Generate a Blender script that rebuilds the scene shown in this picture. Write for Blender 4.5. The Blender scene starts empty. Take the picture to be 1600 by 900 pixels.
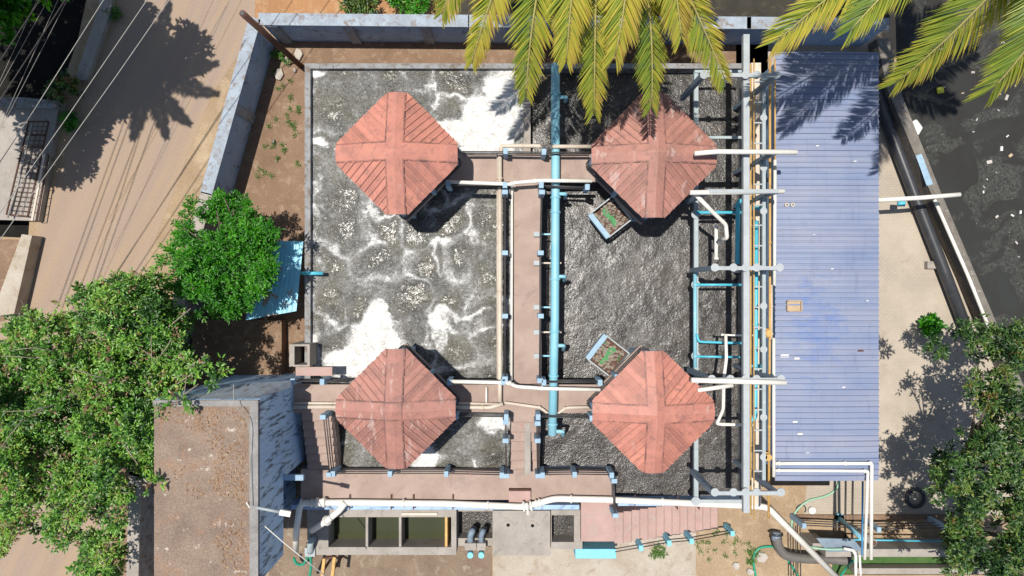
import bpy, math, random
import numpy as np
from mathutils import Vector, Matrix
from mathutils.geometry import tessellate_polygon
random.seed(7); rng = np.random.default_rng(7)
S = bpy.context.scene; COL = S.collection
# ---------------------------------------------------------------- camera, sky, sun, exposure
HC = 30.0; F = 1080.0
cd = bpy.data.cameras.new('camera'); cam = bpy.data.objects.new('camera', cd); COL.objects.link(cam)
cam.location = (0, 0, HC); cd.sensor_width = 36; cd.lens = 36*F/1600; cd.clip_end = 1000; S.camera = cam
SDX, SDY = .175, -.095                       # shadow offset per metre of height
el = math.atan(1/math.hypot(SDX, SDY)); az = math.atan2(-SDX, -SDY)   # azimuth from +Y
w = bpy.data.worlds.new('World'); S.world = w; w.use_nodes = True
nt = w.node_tree; sky = nt.nodes.new('ShaderNodeTexSky'); sky.sky_type = 'NISHITA'; sky.sun_disc = False
sky.sun_elevation = el; sky.sun_rotation = az
nt.nodes['Background'].inputs[1].default_value = .088
nt.links.new(sky.outputs[0], nt.nodes['Background'].inputs[0])
sl = bpy.data.lights.new('sun', 'SUN'); sl.energy = 4.6; sl.angle = math.radians(.53); sl.color = (1, .955, .88)
so = bpy.data.objects.new('sun', sl); COL.objects.link(so); so.location = (-20, 20, 60)
so.rotation_euler = Vector((SDX, SDY, -1)).to_track_quat('-Z', 'Y').to_euler()
S.view_settings.view_transform = 'Standard'; S.view_settings.look = 'None'; S.view_settings.gamma = 1
S.view_settings.exposure = 0.2
# ---------------------------------------------------------------- helpers
def P(px, py, z=0.0):
    k = (HC-z)/F
    return Vector(((px-800)*k, (450-py)*k, z))
def setp(o, label=None, cat=None, group=None, kind=None):
    if label: o['label'] = label
    if cat: o['category'] = cat
    if group: o['group'] = group
    if kind: o['kind'] = kind
    return o
class MB:
    def __init__(s): s.v = []; s.f = []; s.sm = []
    def add(s, vs, fs, smooth=False):
        b = len(s.v); s.v += [tuple(v) for v in vs]
        for f in fs: s.f.append([b+i for i in f]); s.sm.append(smooth)
        return s
    def box(s, x0, y0, z0, x1, y1, z1):
        x0, x1 = sorted((x0, x1)); y0, y1 = sorted((y0, y1)); z0, z1 = sorted((z0, z1))
        return s.add([(x0,y0,z0),(x1,y0,z0),(x1,y1,z0),(x0,y1,z0),(x0,y0,z1),(x1,y0,z1),(x1,y1,z1),(x0,y1,z1)],
              [(3,2,1,0),(4,5,6,7),(0,1,5,4),(1,2,6,5),(2,3,7,6),(3,0,4,7)])
    def pbox(s, x0, y0, x1, y1, z1, z0=0.0):          # rectangle read at its top plane
        a = P(x0, y0, z1); b = P(x1, y1, z1); return s.box(a.x, a.y, z0, b.x, b.y, z1)
    def prism(s, pts, z0, z1):
        pts = [Vector((p[0], p[1])) for p in pts]
        if sum(pts[i].x*pts[(i+1) % len(pts)].y-pts[(i+1) % len(pts)].x*pts[i].y for i in range(len(pts))) < 0: pts.reverse()
        n = len(pts)
        return s.add([(p.x, p.y, z0) for p in pts]+[(p.x, p.y, z1) for p in pts],
              [tuple(range(n-1, -1, -1)), tuple(range(n, 2*n))]+[(i, (i+1) % n, n+(i+1) % n, n+i) for i in range(n)])
    def bar(s, a, b, w, h, up=Vector((0, 0, 1))):     # rectangular bar between points
        a = Vector(a); b = Vector(b); d = (b-a).normalized()
        if abs(d.dot(up)) > .98: up = Vector((1, 0, 0))
        r = d.cross(up).normalized()*w/2; u = r.cross(d).normalized()*h/2
        vs = [a-r-u, a+r-u, a+r+u, a-r+u, b-r-u, b+r-u, b+r+u, b-r+u]
        return s.add(vs, [(0,1,2,3),(7,6,5,4),(1,0,4,5),(2,1,5,6),(3,2,6,7),(0,3,7,4)])
    def tube(s, pts, r, n=8, cap=True):
        pts = [Vector(p) for p in pts]; m = len(pts); rs = r if isinstance(r, (list, tuple)) else [r]*m
        up = Vector((0, 0, 1)); vs = []
        for i, p in enumerate(pts):
            d = (pts[min(i+1, m-1)]-pts[max(i-1, 0)]).normalized()
            a = d.cross(up)
            if a.length < .05: a = d.cross(Vector((0, 1, 0)))
            a.normalize(); b = d.cross(a).normalized()
            # widen at mitres
            for k in range(n):
                t = 2*math.pi*k/n; vs.append(p+(a*math.cos(t)+b*math.sin(t))*rs[i])
        fs = [(i*n+k, i*n+(k+1) % n, (i+1)*n+(k+1) % n, (i+1)*n+k) for i in range(m-1) for k in range(n)]
        s.add(vs, fs, True)
        if cap:
            b0 = len(s.v)-m*n
            s.f.append([b0+k for k in range(n-1, -1, -1)]); s.sm.append(False)
            s.f.append([b0+(m-1)*n+k for k in range(n)]); s.sm.append(False)
        return s
    def disc(s, c, axis, r, t, n=14):
        c = Vector(c); axis = Vector(axis).normalized(); return s.tube([c-axis*t/2, c+axis*t/2], r, n)
    def build(s, name, m, parent=None, origin=None, bevel=0):
        me = bpy.data.meshes.new(name)
        V = np.array(s.v, dtype=float).reshape(-1, 3)
        if parent is not None: o0 = Vector(parent['_o']) if '_o' in parent else Vector(parent.location)
        elif origin is not None: o0 = Vector(origin)
        else:
            mn = V.min(0); mx = V.max(0); o0 = Vector(((mn[0]+mx[0])/2, (mn[1]+mx[1])/2, mn[2]))
        me.from_pydata([tuple(p) for p in (V-np.array(o0))], [], s.f)
        me.polygons.foreach_set('use_smooth', s.sm); me.update(); me.materials.append(m)
        o = bpy.data.objects.new(name, me); COL.objects.link(o)
        if parent is not None: o.parent = parent
        else: o.location = o0
        OR[o.name] = o0
        if parent is None or True: o['_o'] = list(o0)
        if bevel:
            b = o.modifiers.new('bevel', 'BEVEL'); b.width = bevel; b.segments = 2; b.limit_method = 'ANGLE'; b.angle_limit = .7
        return o
OR = {}
def thing(name, label, cat, loc, group=None):
    o = bpy.data.objects.new(name, None); COL.objects.link(o); o.location = loc; o['_o'] = list(loc); o.empty_display_size = .2
    return setp(o, label, cat, group)
def rounded(pts, r=.15, n=4):                         # round the corners of a polyline
    pts = [Vector(p) for p in pts]; out = [pts[0]]
    for i in range(1, len(pts)-1):
        a, b, c = pts[i-1], pts[i], pts[i+1]; k = min(r, (a-b).length*.45, (c-b).length*.45)
        s = b+(a-b).normalized()*k; e = b+(c-b).normalized()*k
        for j in range(n+1):
            t = j/n; out.append(s*(1-t)**2+b*2*t*(1-t)+e*t*t)
    return out+[pts[-1]]
def smooth_curve(pts, n=6):
    pts = [Vector(p) for p in pts]; q = [pts[0]*2-pts[1]]+pts+[pts[-1]*2-pts[-2]]; out = []
    for i in range(1, len(q)-2):
        for j in range(n):
            t = j/n; a, b, c, d = q[i-1], q[i], q[i+1], q[i+2]
            out.append(.5*((2*b)+(c-a)*t+(2*a-5*b+4*c-d)*t*t+(3*b-a-3*c+d)*t**3))
    return out+[pts[-1]]
# ---------------------------------------------------------------- materials
def ramp(nt, fac, stops):
    r = nt.nodes.new('ShaderNodeValToRGB'); nt.links.new(fac, r.inputs[0]); e = r.color_ramp.elements
    while len(e) < len(stops): e.new(.5)
    for x, (p, c) in zip(e, stops): x.position = p; x.color = (*c, 1) if len(c) == 3 else c
    return r.outputs[0]
def g(v): return (v, v, v)
def newmat(name):
    m = bpy.data.materials.new(name); m.use_nodes = True; nt = m.node_tree; b = nt.nodes['Principled BSDF']
    pos = nt.nodes.new('ShaderNodeNewGeometry').outputs['Position']; return m, nt, b, pos
def noise(nt, vec, scale, det=4, rough=.55, dist=0, stretch=None):
    if stretch:
        mp = nt.nodes.new('ShaderNodeMapping'); mp.inputs['Scale'].default_value = stretch[:3]
        if len(stretch) > 3: mp.inputs['Rotation'].default_value = (0, 0, stretch[3]); mp.vector_type = 'TEXTURE'; mp.inputs['Scale'].default_value = tuple(1/x for x in stretch[:3])
        nt.links.new(vec, mp.inputs[0]); vec = mp.outputs[0]
    n = nt.nodes.new('ShaderNodeTexNoise'); n.inputs['Scale'].default_value = scale; n.inputs['Detail'].default_value = det
    n.inputs['Roughness'].default_value = rough; n.inputs['Distortion'].default_value = dist
    nt.links.new(vec, n.inputs['Vector']); return n.outputs['Fac']
def mixc(nt, fac, a, b, mode='MIX'):
    m = nt.nodes.new('ShaderNodeMix'); m.data_type = 'RGBA'; m.blend_type = mode
    for s, x in ((0, fac), (6, a), (7, b)):
        if isinstance(x, (int, float)): m.inputs[s].default_value = x
        elif isinstance(x, tuple): m.inputs[s].default_value = (*x, 1)
        else: nt.links.new(x, m.inputs[s])
    return m.outputs[2]
def mathn(nt, op, a, b=0.0, c=None):
    m = nt.nodes.new('ShaderNodeMath'); m.operation = op
    for i, x in enumerate((a, b) if c is None else (a, b, c)):
        if isinstance(x, (int, float)): m.inputs[i].default_value = x
        else: nt.links.new(x, m.inputs[i])
    return m.outputs[0]
def bump(nt, b, h, strength=.3, dist=.02):
    n = nt.nodes.new('ShaderNodeBump'); n.inputs['Strength'].default_value = strength; n.inputs['Distance'].default_value = dist
    nt.links.new(h, n.inputs['Height']); nt.links.new(n.outputs[0], b.inputs['Normal'])
def M(name, c1, c2=None, sc=1.5, rough=.8, stain=None, ssc=3, st=(.55, .7), fine=.25, fsc=25, bs=.3, bd=.01, metal=0, stretch=None, grain=None, stain2=None):
    m, nt, b, pos = newmat(name); c2 = c2 or tuple(x*.75 for x in c1)
    col = ramp(nt, noise(nt, pos, sc, 5, .6, .3, stretch), [(.32, c1), (.68, c2)])
    if stain: col = mixc(nt, ramp(nt, noise(nt, pos, ssc, 6, .65, .6, stretch), [(st[0], g(0)), (st[1], g(1))]), col, stain)
    if stain2: col = mixc(nt, ramp(nt, noise(nt, pos, stain2[1], 5, .7, 0), [(stain2[2], g(0)), (stain2[2]+.05, g(1))]), col, stain2[0])
    fn = noise(nt, pos, fsc, 4, .7)
    col = mixc(nt, 1.0, col, ramp(nt, fn, [(.25, g(1-fine)), (.75, g(1+fine*.6))]), 'MULTIPLY')
    nt.links.new(col, b.inputs['Base Color']); b.inputs['Roughness'].default_value = rough; b.inputs['Metallic'].default_value = metal
    bump(nt, b, fn, bs, bd); b.inputs['Specular IOR Level'].default_value = .1 if 'wet' in name else .4; return m
m_ground = M('earth', (.40,.29,.18), (.30,.21,.13), .35, .95, (.46,.35,.23), 1.3, (.5,.7), .35, 18, .5, .02)
m_soil = M('brown_soil', (.27,.175,.115), (.20,.125,.08), .8, .95, (.36,.26,.18), 2.2, (.52,.72), .4, 22, .7, .03, stain2=((.5,.42,.32), 9, .70))
m_orange = M('orange_soil', (.42,.22,.10), (.33,.17,.08), .6, .95, (.46,.3,.17), 2, (.5,.7), .3, 18, .5, .02)
m_roofsoil = M('leafy_soil', (.30,.22,.165), (.21,.155,.12), .9, .95, (.34,.19,.11), 1.1, (.55,.75), .5, 22, .8, .03, stain2=((.55,.48,.40), 2.6, .63))
m_plast = M('blue_plaster', (.38,.53,.74), (.30,.43,.62), 1.2, .85, (.12,.14,.17), 2.2, (.56,.72), .15, 20)
m_cap = M('weathered_cap', (.36,.42,.48), (.27,.30,.34), 2.2, .9, (.22,.17,.14), 3.5, (.52,.66), .25, 20)
m_conc = M('concrete', (.38,.34,.30), (.29,.26,.225), 1.3, .9, (.18,.155,.13), 3, (.58,.75), .2, 22)
m_concpale = M('pale_concrete', (.47,.42,.35), (.37,.31,.24), .9, .9, (.28,.2,.13), 2, (.52,.75), .2, 22)
m_rim = M('rim_concrete', (.30,.31,.32), (.22,.21,.2), 2.5, .9, (.15,.11,.08), 4, (.5,.65), .25, 22)
m_shadesoil = M('shade_soil', (.05,.045,.035), (.03,.027,.02), 1.2, .95, (.09,.07,.045), 1.3, (.55,.7)); m_wet = M('wet_concrete', (.022,.021,.018), (.012,.012,.011), 2, .95, fine=.3)
m_deck = M('red_oxide_deck', (.41,.31,.26), (.31,.225,.185), .9, .85, (.24,.18,.15), 1.6, (.55,.78), .18, 24, stain2=((.42,.17,.13), 2.1, .66))
m_deckb = M('pink_deck', (.47,.31,.275), (.38,.25,.22), 1.3, .85, (.40,.32,.27), 2.6, (.5,.7), .16, 24)
m_post = M('light_blue_paint', (.33,.47,.58), (.26,.38,.49), 3, .7, (.18,.2,.22), 7, (.62,.75), .12, 30)
m_cyanp = M('bright_cyan_paint', (.22,.62,.76), (.2,.5,.62), 3, .6, (.5,.55,.55), 5, (.6,.75), .1, 30)
m_white = M('white_pvc', (.80,.77,.70), (.72,.68,.6), 2.5, .5, (.5,.42,.33), 5, (.64,.78), .08, 30, bs=.1)
m_cream = M('cream_pvc', (.62,.54,.44), (.54,.45,.36), 2, .6, (.36,.28,.2), 4, (.6,.75), .1, 30, bs=.1)
m_grey = M('grey_green_paint', (.36,.42,.43), (.29,.34,.35), 2, .6, (.5,.5,.47), 4, (.58,.7), .12, 30, bs=.1)
m_lgrey = M('light_grey_paint', (.40,.43,.44), (.33,.36,.37), 2, .6, (.36,.27,.2), 4, (.62,.74), .12, 30, bs=.1)
m_dgrey = M('slate_grey_paint', (.22,.28,.34), (.16,.20,.25), 3, .6)
m_yellow = M('yellow_paint', (.62,.38,.12), (.5,.3,.1), 3, .6, (.4,.2,.1), 6, (.55,.7), .12, 30)
m_pipeblue = M('sky_blue_pipe', (.20,.47,.58), (.26,.53,.62), 1.2, .45, (.35,.55,.62), 3, (.58,.75), .08, 30, bs=.1)
m_pipecyan = M('turquoise_pipe', (.10,.50,.62), (.08,.42,.54), 2, .4, fine=.06, bs=.1)
m_black = M('black_pipe', (.035,.037,.042), (.055,.055,.058), 2, .35, (.09,.085,.08), 3, (.6,.75), .1, 30, bs=.1)
m_rail = M('dark_rail', (.07,.065,.065), (.05,.045,.045), 4, .5, (.16,.11,.09), 5, (.6,.72))
m_rust = M('rust', (.12,.055,.035), (.08,.04,.03), 5, .8)
m_road = M('dusty_road', (.34,.255,.195), (.29,.22,.175), .35, .95, (.37,.265,.17), .55, (.42,.7), .16, 14, .25, .01, stretch=(2.4, .13, 1, math.radians(-25.8)), stain2=((.2,.15,.11), 6, .72))
m_hose = M('green_hose', (.03,.33,.2), (.02,.26,.16), 3, .4, fine=.05)
m_hosep = M('pale_green_hose', (.25,.45,.32), (.3,.5,.36), 3, .4, fine=.05)
m_wire = M('pale_wire', (.36,.34,.30), (.28,.27,.25), 3, .6)
m_bark = M('bark', (.16,.12,.09), (.1,.075,.055), 6, .9)
m_twig = M('pale_twig', (.34,.28,.22), (.24,.2,.15), 6, .9)
m_card = M('cardboard', (.50,.38,.25), (.42,.31,.2), 3, .9)
m_litter = M('litter', (.55,.52,.48), (.35,.3,.27), 1.5, .8)
m_stone = M('pale_stone', (.5,.46,.4), (.36,.32,.28), 4, .9)
m_yellowp = M('yellow_packet', (.6,.6,.05), (.5,.5,.04), 4, .6)
m_whitep = M('white_bag', (.75,.74,.7), (.6,.58,.54), 4, .6)
m_purlin = M('galvanised', (.3,.31,.32), (.25,.26,.27), 4, .5)
m_stepshade = M('step_shade_line', (.27,.185,.16), (.34,.23,.195), 5, .9)  # dark tone for the shade lines drawn at the tread edges
def red_roof(name, c1, c2, worn):
    m, nt, b, pos = newmat(name)
    col = ramp(nt, noise(nt, pos, 1.3, 5, .6, .4), [(.35, c1), (.65, c2)])
    tn = nt.nodes.new('ShaderNodeAttribute'); tn.attribute_name = 'tone'; col = mixc(nt, 1.0, col, ramp(nt, tn.outputs['Fac'], [(0, g(.78)), (1, g(1.22))]), 'MULTIPLY')
    col = mixc(nt, ramp(nt, noise(nt, pos, 3.0, 7, .75, 1.0, (1, 1, 1)), [(.5, g(0)), (.72, g(.85))]), col, (.17,.095,.085))
    col = mixc(nt, ramp(nt, noise(nt, pos, 1.7, 6, .6, .4, (2.2, .7, 1)), [(worn, g(0)), (worn+.06, g(.7))]), col, (.46,.33,.29))
    col = mixc(nt, ramp(nt, noise(nt, pos, 14, 2, .5), [(.76, g(0)), (.8, g(1))]), col, (.7,.55,.5))
    at = nt.nodes.new('ShaderNodeAttribute'); at.attribute_name = 'lap_relief'; lp = at.outputs['Fac']
    nz = noise(nt, pos, 2.5, 4, .7)
    col = mixc(nt, mathn(nt, 'MULTIPLY', ramp(nt, lp, [(.0, g(0)), (.8, g(0)), (.9, g(.8)), (1, g(.8))]), ramp(nt, nz, [(.35, g(.1)), (.62, g(1))])), col, (.075,.04,.035))
    col = mixc(nt, mathn(nt, 'MULTIPLY', ramp(nt, lp, [(.0, g(1)), (.15, g(0))]), ramp(nt, nz, [(.4, g(.5)), (.6, g(0))])), col, (.5,.27,.22))
    nt.links.new(col, b.inputs['Base Color']); b.inputs['Roughness'].default_value = .55
    bump(nt, b, noise(nt, pos, 9, 3), .2, .01); return m
m_redA = red_roof('red_sheet', (.47,.195,.14), (.39,.16,.12), .68)
m_redB = red_roof('faded_red_sheet', (.38,.175,.135), (.29,.14,.11), .58)
def blue_sheet():
    m, nt, b, pos = newmat('blue_sheet')
    # weathered zinc-blue: patches of deeper paint survive
    col = ramp(nt, noise(nt, pos, .5, 5, .6, .3, (.6, 2.5, 1)), [(.35, (.165,.215,.345)), (.65, (.235,.27,.37))])
    sep = nt.nodes.new('ShaderNodeSeparateXYZ'); nt.links.new(pos, sep.inputs[0])
    wv = mathn(nt, 'SINE', mathn(nt, 'MULTIPLY', sep.outputs[1], 4.1))
    col = mixc(nt, mathn(nt, 'MULTIPLY', mathn(nt, 'ADD', wv, 1), .13), col, (.29,.28,.33))
    pn = noise(nt, pos, 1.3, 9, .78, .6, (.8, 2.2, 1))
    # deeper blue around the middle of the roof
    cx = mathn(nt, 'ABSOLUTE', mathn(nt, 'SUBTRACT', sep.outputs[0], 11.3)); cy = mathn(nt, 'ABSOLUTE', mathn(nt, 'ADD', sep.outputs[1], 1.3))
    d = mathn(nt, 'ADD', mathn(nt, 'MULTIPLY', cx, .11), mathn(nt, 'MULTIPLY', cy, .07))
    k = mathn(nt, 'SUBTRACT', pn, d)
    col = mixc(nt, ramp(nt, k, [(.34, g(0)), (.42, g(.25)), (.58, g(.65))]), col, (.075,.16,.40))
    col = mixc(nt, ramp(nt, noise(nt, pos, 10, 4, .6, .5, (.5, 3, 1)), [(.56, g(0)), (.70, g(.55))]), col, (.30,.24,.25))
    col = mixc(nt, ramp(nt, noise(nt, pos, 5, 3, .6), [(.74, g(0)), (.78, g(.8))]), col, (.06,.07,.12))
    col = mixc(nt, ramp(nt, noise(nt, pos, 1.2, 6, .75, 0, (3.5, .5, 1)), [(.55, g(0)), (.75, g(.5))]), col, (.10,.12,.2))
    nt.links.new(col, b.inputs['Base Color']); b.inputs['Roughness'].default_value = .5; return m
m_blue = blue_sheet()
m_cyansheet = M('cyan_sheet', (.27,.62,.78), (.3,.66,.8), 1.5, .5, (.42,.3,.23), 1.8, (.55,.62), .08, 30)
def pavers():
    m, nt, b, pos = newmat('pavers')
    br = nt.nodes.new('ShaderNodeTexBrick'); nt.links.new(pos, br.inputs[0]); br.inputs['Scale'].default_value = 1
    br.inputs['Brick Width'].default_value = .2; br.inputs['Row Height'].default_value = .1; br.inputs['Mortar Size'].default_value = .012
    br.inputs['Color1'].default_value = (.40,.345,.275,1); br.inputs['Color2'].default_value = (.38,.325,.26,1); br.inputs['Mortar'].default_value = (.33,.28,.22,1)
    col = mixc(nt, ramp(nt, noise(nt, pos, .6, 6, .6), [(.4, g(0)), (.62, g(.75))]), br.outputs[0], (.47,.40,.32))
    col = mixc(nt, ramp(nt, noise(nt, pos, 1.4, 6, .7), [(.58, g(0)), (.75, g(.6))]), col, (.27,.215,.155))
    fn = noise(nt, pos, 25, 4, .7); col = mixc(nt, 1.0, col, ramp(nt, fn, [(.25, g(.82)), (.75, g(1.1))]), 'MULTIPLY')
    nt.links.new(col, b.inputs['Base Color']); b.inputs['Roughness'].default_value = .9; bump(nt, b, br.outputs['Fac'], -.3, .01); return m
m_paver = pavers()
def peeling():
    m, nt, b, pos = newmat('peeling_blue_wall')
    col = ramp(nt, noise(nt, pos, .9, 5, .6), [(.35, (.36,.56,.82)), (.65, (.46,.64,.84))])
    col = mixc(nt, ramp(nt, noise(nt, pos, 1.5, 8, .75, .4, (1, 3.2, .5)), [(.52, g(0)), (.6, g(.9))]), col, (.04,.05,.075))
    col = mixc(nt, ramp(nt, noise(nt, pos, 1.5, 6, .7, .2, (1, 3.5, .8)), [(.58, g(0)), (.72, g(.7))]), col, (.5,.55,.6))
    nt.links.new(col, b.inputs['Base Color']); b.inputs['Roughness'].default_value = .9; bump(nt, b, noise(nt, pos, 12, 4), .4, .02); return m
m_peel = peeling()
def noise_col(nt, pos, sc):
    n = nt.nodes.new('ShaderNodeTexNoise'); n.inputs['Scale'].default_value = sc; nt.links.new(pos, n.inputs['Vector']); return n.outputs['Color']
def water_mat(name, base, mud, foamy, wave=9.0, bst=.5, bdist=.013, wr=.2, spec=.6, n2w=.9, bub=.4):
    m, nt, b, pos = newmat(name)
    at = nt.nodes.new('ShaderNodeAttribute'); at.attribute_name = 'foam'; foam = at.outputs['Fac']
    n1 = noise(nt, pos, wave, 4, .62, .6); n2 = noise(nt, pos, wave*.3, 3, .5, .5); b.inputs['Specular IOR Level'].default_value = spec
    col = ramp(nt, noise(nt, pos, .7, 4, .6, .4), [(.4, base), (.62, mud)])
    hf = noise(nt, pos, 3.2, 8, .75, 1.5); vf = noise(nt, pos, 10, 6, .75, 1.4)
    k = mathn(nt, 'ADD', foam, mathn(nt, 'ADD', mathn(nt, 'MULTIPLY', mathn(nt, 'SUBTRACT', hf, .5), 1.25*foamy), mathn(nt, 'MULTIPLY', mathn(nt, 'SUBTRACT', vf, .5), 2.2*foamy)))
    ff = ramp(nt, k, [(.15, g(0)), (.45, g(.22)), (.7, g(.58)), (.95, g(1))])
    col = mixc(nt, ff, col, ramp(nt, noise(nt, pos, 4.5, 6, .7, .8), [(.36, (.50,.49,.46)), (.6, (.76,.76,.75))]))
    col = mixc(nt, ramp(nt, mathn(nt, 'MULTIPLY', noise(nt, pos, 30, 3, .6), mathn(nt, 'ADD', .55, mathn(nt, 'MULTIPLY', noise(nt, pos, 2.2, 3, .6), .9))), [(.60, g(0)), (.67, g(bub))]), col, (.55,.54,.52))
    nt.links.new(col, b.inputs['Base Color'])
    rr = mixc(nt, ramp(nt, ff, [(.55, g(0)), (1, g(1))]), g(wr), g(.85)); nt.links.new(rr, b.inputs['Roughness'])
    b.inputs['IOR'].default_value = 1.33
    md = ramp(nt, noise(nt, pos, 1.1, 3, .6, 1.2), [(.35, g(.7)), (.65, g(1.15))]); vd = nt.nodes.new('ShaderNodeTexVoronoi'); vd.feature = 'SMOOTH_F1'; vd.inputs['Scale'].default_value = wave*.75; nt.links.new(mixc(nt, .12, pos, noise_col(nt, pos, 4)), vd.inputs[0])
    h = mathn(nt, 'ADD', mathn(nt, 'MULTIPLY', mathn(nt, 'ADD', mathn(nt, 'MULTIPLY', n1, .55), mathn(nt, 'MULTIPLY', vd.outputs['Distance'], -.45)), md), mathn(nt, 'MULTIPLY', n2, n2w))
    h = mathn(nt, 'ADD', h, mathn(nt, 'MULTIPLY', mathn(nt, 'MULTIPLY', ff, hf), 2.5))
    bump(nt, b, h, bst, bdist); return m
m_wleft = water_mat('frothy_brown_water', (.035,.034,.028), (.082,.074,.05), 1.0, 10, 1.0, .022, .2, .5)
m_wright = water_mat('churning_black_water', (.040,.037,.034), (.07,.06,.052), .5, 19, 1.0, .022, .24, .8, .4, .3)
m_wolive = M('still_olive_water', (.055,.06,.03), (.045,.05,.028), .8, .08, fine=.02, bs=.03)
def canal_mat():
    m, nt, b, pos = newmat('stagnant_canal_water')
    col = ramp(nt, noise(nt, pos, .5, 4, .6, .5), [(.4, (.005,.008,.009)), (.65, (.010,.017,.019))])
    s = ramp(nt, noise(nt, pos, .55, 7, .62, .7), [(.49, g(0)), (.53, g(.7)), (.62, g(1))])
    col = mixc(nt, s, col, ramp(nt, noise(nt, pos, 9, 6, .75), [(.35, (.02,.023,.022)), (.7, (.10,.098,.088))]))
    sp = ramp(nt, noise(nt, pos, 7, 4, .6), [(.66, g(0)), (.72, g(.85))])
    col = mixc(nt, mixc(nt, s, g(.1), sp), col, (.32,.28,.24))
    nt.links.new(col, b.inputs['Base Color']); nt.links.new(mixc(nt, s, g(.12), g(.8)), b.inputs['Roughness'])
    b.inputs['Specular IOR Level'].default_value = .12; bump(nt, b, noise(nt, pos, 6, 5, .7), .35, .03); return m
m_canal = canal_mat()
def leaf_mat(name, cols, trans=.25, rough=.5):
    m, nt, b, pos = newmat(name)
    at = nt.nodes.new('ShaderNodeAttribute'); at.attribute_name = 'tint'
    col = ramp(nt, at.outputs['Fac'], [(i/(len(cols)-1), c) for i, c in enumerate(cols)])
    nt.links.new(col, b.inputs['Base Color']); b.inputs['Roughness'].default_value = rough
    tr = nt.nodes.new('ShaderNodeBsdfTranslucent'); nt.links.new(mixc(nt, 1.0, col, (1.5,1.6,.7), 'MULTIPLY'), tr.inputs[0])
    mx = nt.nodes.new('ShaderNodeMixShader'); mx.inputs[0].default_value = trans
    nt.links.new(b.outputs[0], mx.inputs[1]); nt.links.new(tr.outputs[0], mx.inputs[2])
    nt.links.new(mx.outputs[0], nt.nodes['Material Output'].inputs[0]); return m
m_leafbig = leaf_mat('broad_leaves', [(.03,.085,.015), (.07,.19,.025), (.14,.32,.04), (.25,.42,.06), (.25,.11,.08), (.2,.19,.12)], .22, .36)
m_leafbright = leaf_mat('bright_leaves', [(.015,.10,.004), (.04,.21,.008), (.10,.36,.015)], .35, .4)
m_leafr = leaf_mat('olive_leaves', [(.012,.035,.01), (.03,.08,.018), (.07,.15,.025), (.16,.21,.04), (.24,.1,.04)], .18, .4)
m_palm = leaf_mat('palm_leaves', [(.08,.14,.02), (.16,.24,.03), (.33,.36,.045), (.55,.46,.07), (.42,.28,.08)], .25, .4)
m_weed = leaf_mat('weed_leaves', [(.05,.14,.02), (.09,.2,.03), (.14,.24,.05)])
# ---------------------------------------------------------------- ground with openings for canal, ditches and trench
def flat(name, loops, z, m, label=None, cat=None, kind='structure'):
    lp = [[Vector((p[0], p[1], z)) for p in l] for l in loops]; tris = tessellate_polygon(lp); v = [p for l in lp for p in l]
    mb = MB(); 
    for t in tris:
        a, b_, c = (v[i] for i in t)
        if (b_-a).cross(c-a).z < 0: t = t[::-1]
        mb.f.append(list(t)); mb.sm.append(False)
    mb.v = [tuple(p) for p in v]; o = mb.build(name, m, origin=(0, 0, z)); setp(o, label, cat, kind=kind); return o
G = lambda *pp: [P(a, b, 0) for a, b in pp]
canal_l = G((1395,-60), (1400,133), (1467,300), (1575,560), (1640,720), (1700,960))
canal = [Vector((x.x+.05, x.y, 0)) for x in canal_l]+[Vector((34, -16, 0)), Vector((34, 17, 0))]
ditch1 = G((-160,-70), (150,-70), (122,60), (88,160), (-160,140))
ditch2 = G((-160,338), (46,345), (44,372), (-160,362))
trench = G((1300,867), (1600,867), (1600,898), (1300,898))
big = [Vector((-150,-150,0)), Vector((150,-150,0)), Vector((150,150,0)), Vector((-150,150,0))]
flat('ground', [big, canal, ditch1, ditch2, trench], 0, m_ground)
def pit(loop, z, mw, m, nm='water'):
    mb = MB(); n = len(loop)
    for i in range(n):
        a, b_ = loop[i], loop[(i+1) % n]; mb.add([(a.x,a.y,0),(b_.x,b_.y,0),(b_.x,b_.y,z-.3),(a.x,a.y,z-.3)], [(0,1,2,3)])
    setp(mb.build('bank', m), kind='structure'); return flat(nm, [loop], z, mw)
pit(canal, -1.3, m_canal, m_wet); pit(ditch1, -1.6, m_wet, m_wet); pit(ditch2, -1.0, m_wet, m_wet)
m_grassbed = M('mossy_bed', (.05,.12,.03), (.09,.17,.045), 2, .9, fine=.5, bs=.8, bd=.04)
pit(trench, -.12, m_grassbed, m_conc, 'trench_bed')
flat('road', [G((195,-80), (480,-80), (330,150), (170,560), (150,1000), (-300,1000), (0,480), (55,365), (130,160), (178,40))], .004, m_road)
flat('planting_bed', [[P(a, b, 0) for a, b in ((420,60), (1200,60), (1200,140), (560,140), (560,760), (180,1000), (180,740), (330,330))]], .004, m_soil)
flat('verge', [G((400,-80), (715,-80), (715,40), (398,40))], .006, m_orange); flat('verge', [G((715,-80), (1390,-80), (1390,40), (715,40))], .006, m_shadesoil)  # right stretch coloured dark in place of the shade by the palms
flat('pavement', [G((1150,60), (1372,60), (1380,130), (1560,560), (1640,800), (1640,805), (1150,805))], .004, m_paver)
flat('concrete_yard', [G((770,700), (1087,700), (1087,960), (770,960))], .03, m_concpale)
m_yard = M('yard_dirt', (.27,.20,.14), (.17,.12,.085), .8, .95, (.33,.28,.21), 1.8, (.55,.7), .35, 20, stain2=((.5,.45,.4), 8, .68))
flat('yard', [G((420,700), (769,700), (769,960), (420,960))], .008, m_yard)
flat('earth_path', [G((1088,740), (1262,740), (1240,960), (1088,960))], .01, m_ground)
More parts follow.
